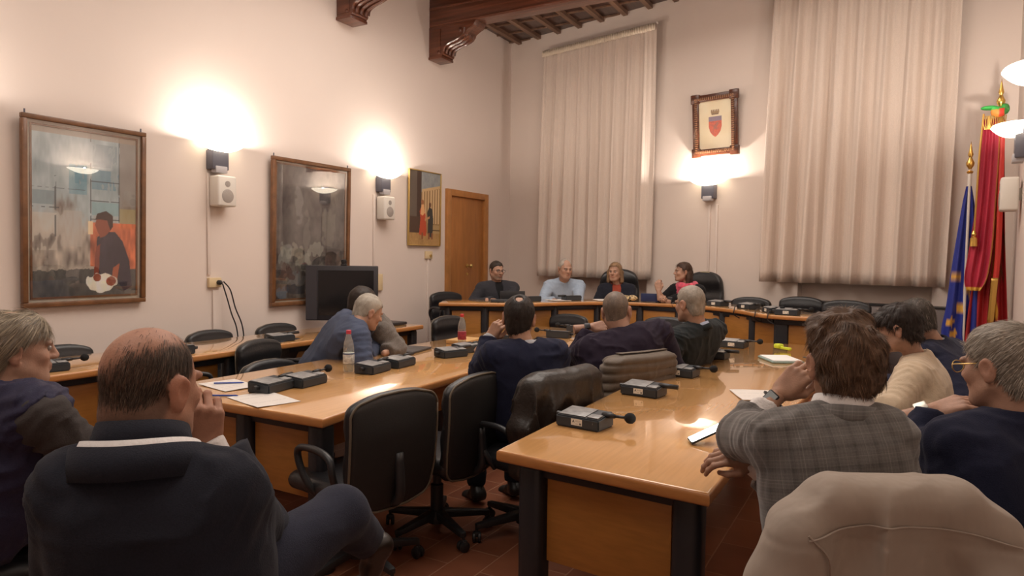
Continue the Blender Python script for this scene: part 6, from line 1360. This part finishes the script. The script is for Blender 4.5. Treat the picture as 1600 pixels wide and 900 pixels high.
# man beyond
hM = at(1430, 500, 4.1); hc = np.array([.42, 4.45, .59])
JM = person('dark-haired man in navy sweater and grey collar beyond the beige woman', hM, -58, -55, hc, NB=at(1462, 540, 4.12), hp=20, near=True, hair=dict(kind=dict(line=short_line, amp=.004), h=.0055, col=(.045, .034, .027), var=.35, strands=4000, L=.022, w=.0016, curl=.2, thick=.011, tint=((.25, .21, .18), .15)),
       top=[dict(name='shirt', m=F_GREYSH, g=.006, h=.012, neck=.056), dict(name='sweater', m=F_NAVYS, g=.024, fold=.006, neck=.07)],
       J=dict(SL=at(1440, 560, 3.95), SR=at(1488, 548, 4.35), EL=at(1410, 620, 3.95), ER=at(1460, 610, 4.4)), hands=None)
col_band(JM, F_GREYSH, .074, .064, .0, .035, name='shirt_collar', drop=.02)
chair(-.06, 1.82, -26, 'chair under the beige raincoat, right foreground', backz=.68)
chair(.23, 3.72, -72, 'black leather chair of the beige-jacketed woman, piped top edge showing', backz=.62)
chair(.22, 2.14, -42, 'black leather chair of the man at the right edge of the photo', backz=.60)
chair(.50, 4.45, -55, 'chair of the man beyond the beige-jacketed woman', backz=.52)

# ------------------------------------------------------------------ left foreground
hL = at(25, 545, 2.28); hc = np.array([-2.62, 1.02, .59])
JL = person('grey-blond man at the left edge in padded navy vest over grey sleeves, in profile', hL, 18, 20, hc, NB=at(20, 622, 2.24), hp=4, near=True, hs=1.02, skin=(.44, .26, .185), fat=.006, hair=dict(kind=dict(line=[(-.15, -.105), (-.05, -.10), (-.03, -.05), (-.014, .0), (.012, .012), (.03, .04), (.06, .055), (.10, .06)], amp=.004, bald=[((0, -.01, .14), (.04, .05, .035))]), h=.0045, col=(.33, .27, .19), var=.30, strands=11000, L=.045, w=.0012, curl=.10, thick=.014, flow=(0, -1, -.6), tint=((.20, .17, .14), .35)), brows=(.3, .24, .18),
       top=[dict(name='fleece', m=F_GREYSL, g=.022, fold=.008, neck=.062, h=.009), dict(name='padded_vest', m=F_VEST, g=.046, inset=.17, fold=.014, sleeves=False, neck=.074, h=.009)],
       J=dict(SL=at(-40, 660, 2.45), SR=at(68, 655, 2.12), EL=at(20, 760, 2.6), ER=at(140, 715, 2.20), WL=at(80, 760, 2.8), WR=at(215, 700, 2.42)), hands=dict(R=dict(c=.4)), sw=.2, bulk=1.02)
col_band(JL, F_VEST, .100, .092, -.04, .028, name='vest_collar', drop=.05, gap=30, th=.01)
SCF = mat('plaid_scarf', (.20, .18, .17), .95, noise=(26, .75), sheen=.3, spec=.1); sc_ = scarf(JL, SCF, 5, r=.082, dz=.012)
chair(-2.66, .98, 20, 'chair of the man at the left edge', backz=.58)

def bald_fade(V):
    x, y, z = V.T; n = (vnoise(V, 30, 3) - .5); up_ = .045 + .05 * np.clip(x / .08, -1, 1) + .25 * np.clip(y + .02, 0, .1) ; m = 1 / (1 + np.exp((z - up_ - .02 * n) / .010)); lo = np.interp(y, [-.15, -.05, -.03, -.015, .012, .035, .05], [-.10, -.10, -.05, -.01, .0, .03, .12])
    return (np.abs(x) < .0775) * m / (1 + np.exp(-(z - lo - .012 * n) / .006)) + .03 * (z > .03) * (y > -.06) * (x > -.02)
hb = at(236, 602, 1.50); hc = at(285, 990, 1.50); hc[2] = .585
JJ = dict(SL=at(118, 765, 1.40), SR=at(352, 775, 1.44), EL=at(110, 960, 1.55), WL=at(240, 985, 1.80), ER=at(405, 835, 1.72), WR=at(321, 700, 1.72), KR=at(532, 802, 1.92), KL=at(440, 960, 1.95), AR=at(578, 850, 2.18), AL=at(470, 1150, 2.05))
JJ['TR'] = JJ['AR'] + (-CU * .12 - CR * .045 + CF * .05); JJ['SNR'] = CF * .75 - CR * .6 + CU * .2
JBd = person('bald man in navy jacket in the left foreground, hand at his mouth, legs crossed', hb, -14, -36, hc, NB=at(222, 705, 1.44), hp=8, hr=2, near=True, hs=1.06, skin=(.40, .205, .135), fat=.008, neck_r=.064,
       hair=dict(kind=dict(line=[(-.15, -.12), (.2, -.12)], fade=bald_fade, crown=(0, -.02, .16)), h=.0040, col=(.040, .026, .018), var=.4, strands=13000, L=.014, w=.0007, curl=.10, thick=.0015, lift=.12, tint=((.16, .12, .09), .2), flow=(.0, -.3, -1)), stubble=((.3, .24, .2), .3),
       top=[dict(name='shirt', m=F_WHITE, g=.006, cuff=-.04, cr=.006, h=.008, neck=.066), dict(name='navy_jacket', m=F_NAVYB, g=.026, fold=.0075, sc=6.5, neck=.076, h=.0072, cuff=.0, cr=.034)],
       J=JJ, hands=dict(R=dict(d=CU * .92 + CR * .05 - CF * .18, b=CR * .45 - CF * .80 + CU * .1, c=[.75, .9, .95, 1.0], t=.6, k=1.14)), trousers=(.022, .024, .040), sw=.21, bulk=1.05, eyes=False)
col_band(JBd, F_NAVYB, .090, .080, .0, .060, name='inner_collar', drop=.035, gap=35, sx=1.12, rise=.012)
col_band(JBd, F_WHITE, .104, .096, -.02, .020, name='shirt_collar', drop=.05, gap=42, sx=1.22, rise=.022)
col_band(JBd, F_NAVYB, .118, .106, -.06, .008, name='jacket_collar', drop=.055, gap=50, sx=1.28, rise=.026)
c_ = chair(0, 0, -36, 'chair under the bald man in the left foreground', backz=.45); c_.location = (hc[0] + .06, hc[1] - .03, 0); c_.children[1].location.z = .50
for k_ in [k for k in c_.children if k.name.startswith('armrest')]: bpy.data.objects.remove(k_)
# loose hairs on the bald man's crown are part of his hair

# ================================================================== COATS OVER CHAIR BACKS
def coat(name, cx, cy, deg, zt, m, label, cat, seams=(), w=.26, drop=.42, sleeves=(), fold=.012, seed=1, tk=.055, sc=8., quilt=None, hz=.008, warp=None, round_=.10, lean=.06):
    """a garment hanging over a chair back: local x across, y forward (sitter's heading), z up"""
    th = math.radians(deg); R = np.array([[math.cos(th), math.sin(th), 0], [-math.sin(th), math.cos(th), 0], [0, 0, 1.0]]); s = SDF((-.48, -.26, -drop - .1), (.48, .24, .09), hz)
    s.rbox((0, 0, -drop / 2), (w, tk, drop / 2 + .0), min(tk * .98, .05), k=0)
    # round the two top corners
    s.cut((w - round_ * .42, 0, -round_ * .30), (1, 0, 1), round_ * 1.2); s.cut((-w + round_ * .42, 0, -round_ * .30), (-1, 0, 1), round_ * 1.2)
    s.cap((-w + round_ * .8, 0, -.045), (w - round_ * .8, 0, -.045), .045, k=.03)
    for sl_ in sleeves:
        r = sl_[-1]
        for a, b in zip(sl_[:-2], sl_[1:-1]): s.cap(a, b, r, r * .96, k=.04)
    def fo(P):
        v = vnoise(P * np.array([1, 1, .22]), sc * 1.6, seed); r1 = 1 - np.abs(2 * v - 1); v2 = vnoise(P * np.array([1, 1, .5]), sc * 3, seed + 3); d = np.clip(-P[:, 2] / .12, .15, 1)
        f = -(fold * (r1 ** 3 - .25) + fold * .4 * (v2 - .5)) * d
        if quilt: f += -.022 * (1 - np.abs(np.sin((P[:, 2] + .03 * P[:, 0] ** 2) * math.pi / quilt + .5 * vnoise(P, 5, seed)))) ** 3 * -1 - .004
        if warp: f += warp(P)
        return f
    s.warp(fo); V, F = s.surf(); V = relax(V, F, 2); V[:, 1] += .40 * V[:, 0] ** 2 - lean * V[:, 2] * 1.3; a, b, c = V[F[:, 0]], V[F[:, 1]], V[F[:, 2]]; cen = V.mean(0)
    if np.einsum('ij,ij->i', a - cen, np.cross(b - cen, c - cen)).sum() < 0: F = F[:, ::-1]
    VL = V; V = V @ R.T; o = link(name, me_from(name, V, F, m, True), None, (cx, cy, zt)); tag(o, label, cat)
    for si, sm in enumerate(seams):
        P = spline(sm, 12); pts = []
        for x_, z_ in P:
            d = np.hypot(VL[:, 0] - x_, VL[:, 2] - z_); k_ = np.where(d < hz * 1.6)[0]
            if len(k_): j = k_[np.argmin(VL[k_, 1])]; pts.append(np.array([x_, VL[j, 1] - .0006, z_]) @ R.T)
        if len(pts) > 3:
            pts = np.array(pts); pts[1:-1] = (pts[:-2] + pts[1:-1] + pts[2:]) / 3; MB().tube(pts, .0022, 6).build('seam', MATS[m.name], o, smooth=True)
    return o, R
M_LJ = mat('brown_leather', (.020, .015, .012), .42, noise=(14, .2), bump=(90, .2), spec=.5)
M_QJ = mat('brown_quilt', (.095, .068, .045), .62, noise=(20, .15), bump=(160, .12), sheen=.2); M_NJ = mat('navy_quilt', (.018, .018, .045), .6, bump=(120, .1), sheen=.2)
M_RC = mat('beige_raincoat', (.320, .262, .215), .72, noise=(9, .06), bump=(7, .9, (1.6, 1.6, .55)), sheen=.1, spec=.25)
def bk(cx, cy, deg, off=-.245): h = hdir(deg); return cx + h[0] * off, cy + h[1] * off
x, y = at(885, 580, 3.36)[:2]; coat('leather_jacket', x, y, -74, .905, M_LJ, 'dark brown leather jacket draped over the chair behind the navy-sweatered man', 'jacket', w=.265, drop=.50, fold=.034, seed=2, tk=.075, sleeves=[((-.25, -.03, -.06), (-.29, -.06, -.25), (-.28, -.05, -.46), .05)])
x, y = at(1006, 556, 4.0)[:2]; coat('quilted_jacket', x, y, -66, .905, M_QJ, 'brown quilted jacket over the chair behind the shaven-headed man', 'jacket', w=.27, drop=.50, fold=.006, seed=4, tk=.078, quilt=.048, sleeves=[((-.25, -.02, -.07), (-.285, -.04, -.25), (-.29, -.03, -.44), .05)])
x, y = at(1090, 532, 4.9)[:2]; coat('padded_jacket', x, y, -76, .875, M_NJ, 'navy padded jacket over the chair behind the man with glasses', 'jacket', w=.27, drop=.48, fold=.010, seed=6, tk=.085, quilt=.09)
x, y = bk(-.108, 1.80, -26, -.27)
def rcw(P):
    yoke = -.004 * np.exp(-((P[:, 2] + .105 + .10 * P[:, 0] ** 2) / .004) ** 2) * (P[:, 1] < 0)
    diag = .010 * np.sin((P[:, 0] * .8 + P[:, 2] * .6) * 60 + 2 * vnoise(P, 9, 3)) * np.exp(-((P[:, 0] - .14) / .10) ** 2 - ((P[:, 2] + .13) / .08) ** 2)
    return -yoke - diag * .55
coat('raincoat', x, y, -26, 1.02, M_RC, 'light beige raincoat hanging over a chair back, filling the lower right', 'coat', seams=[[(-.20, -.095), (-.10, -.075), (0, -.072), (.10, -.08), (.20, -.10)], [(-.20, -.085), (-.155, -.14), (-.135, -.25), (-.125, -.4), (-.12, -.6)], [(.215, -.10), (.205, -.2), (.225, -.35), (.25, -.5), (.27, -.6)]], w=.215, drop=.66, fold=.042, seed=9, tk=.070, sc=6., hz=.0062, warp=rcw, round_=.13,
     sleeves=[((-.13, -.015, -.062), (-.19, -.03, -.115), (-.240, -.06, -.22), (-.262, -.07, -.38), (-.245, -.065, -.62), .058), ((.12, -.015, -.055), (.155, -.03, -.10), (.175, -.06, -.20), (.190, -.06, -.36), (.205, -.05, -.62), .048)])
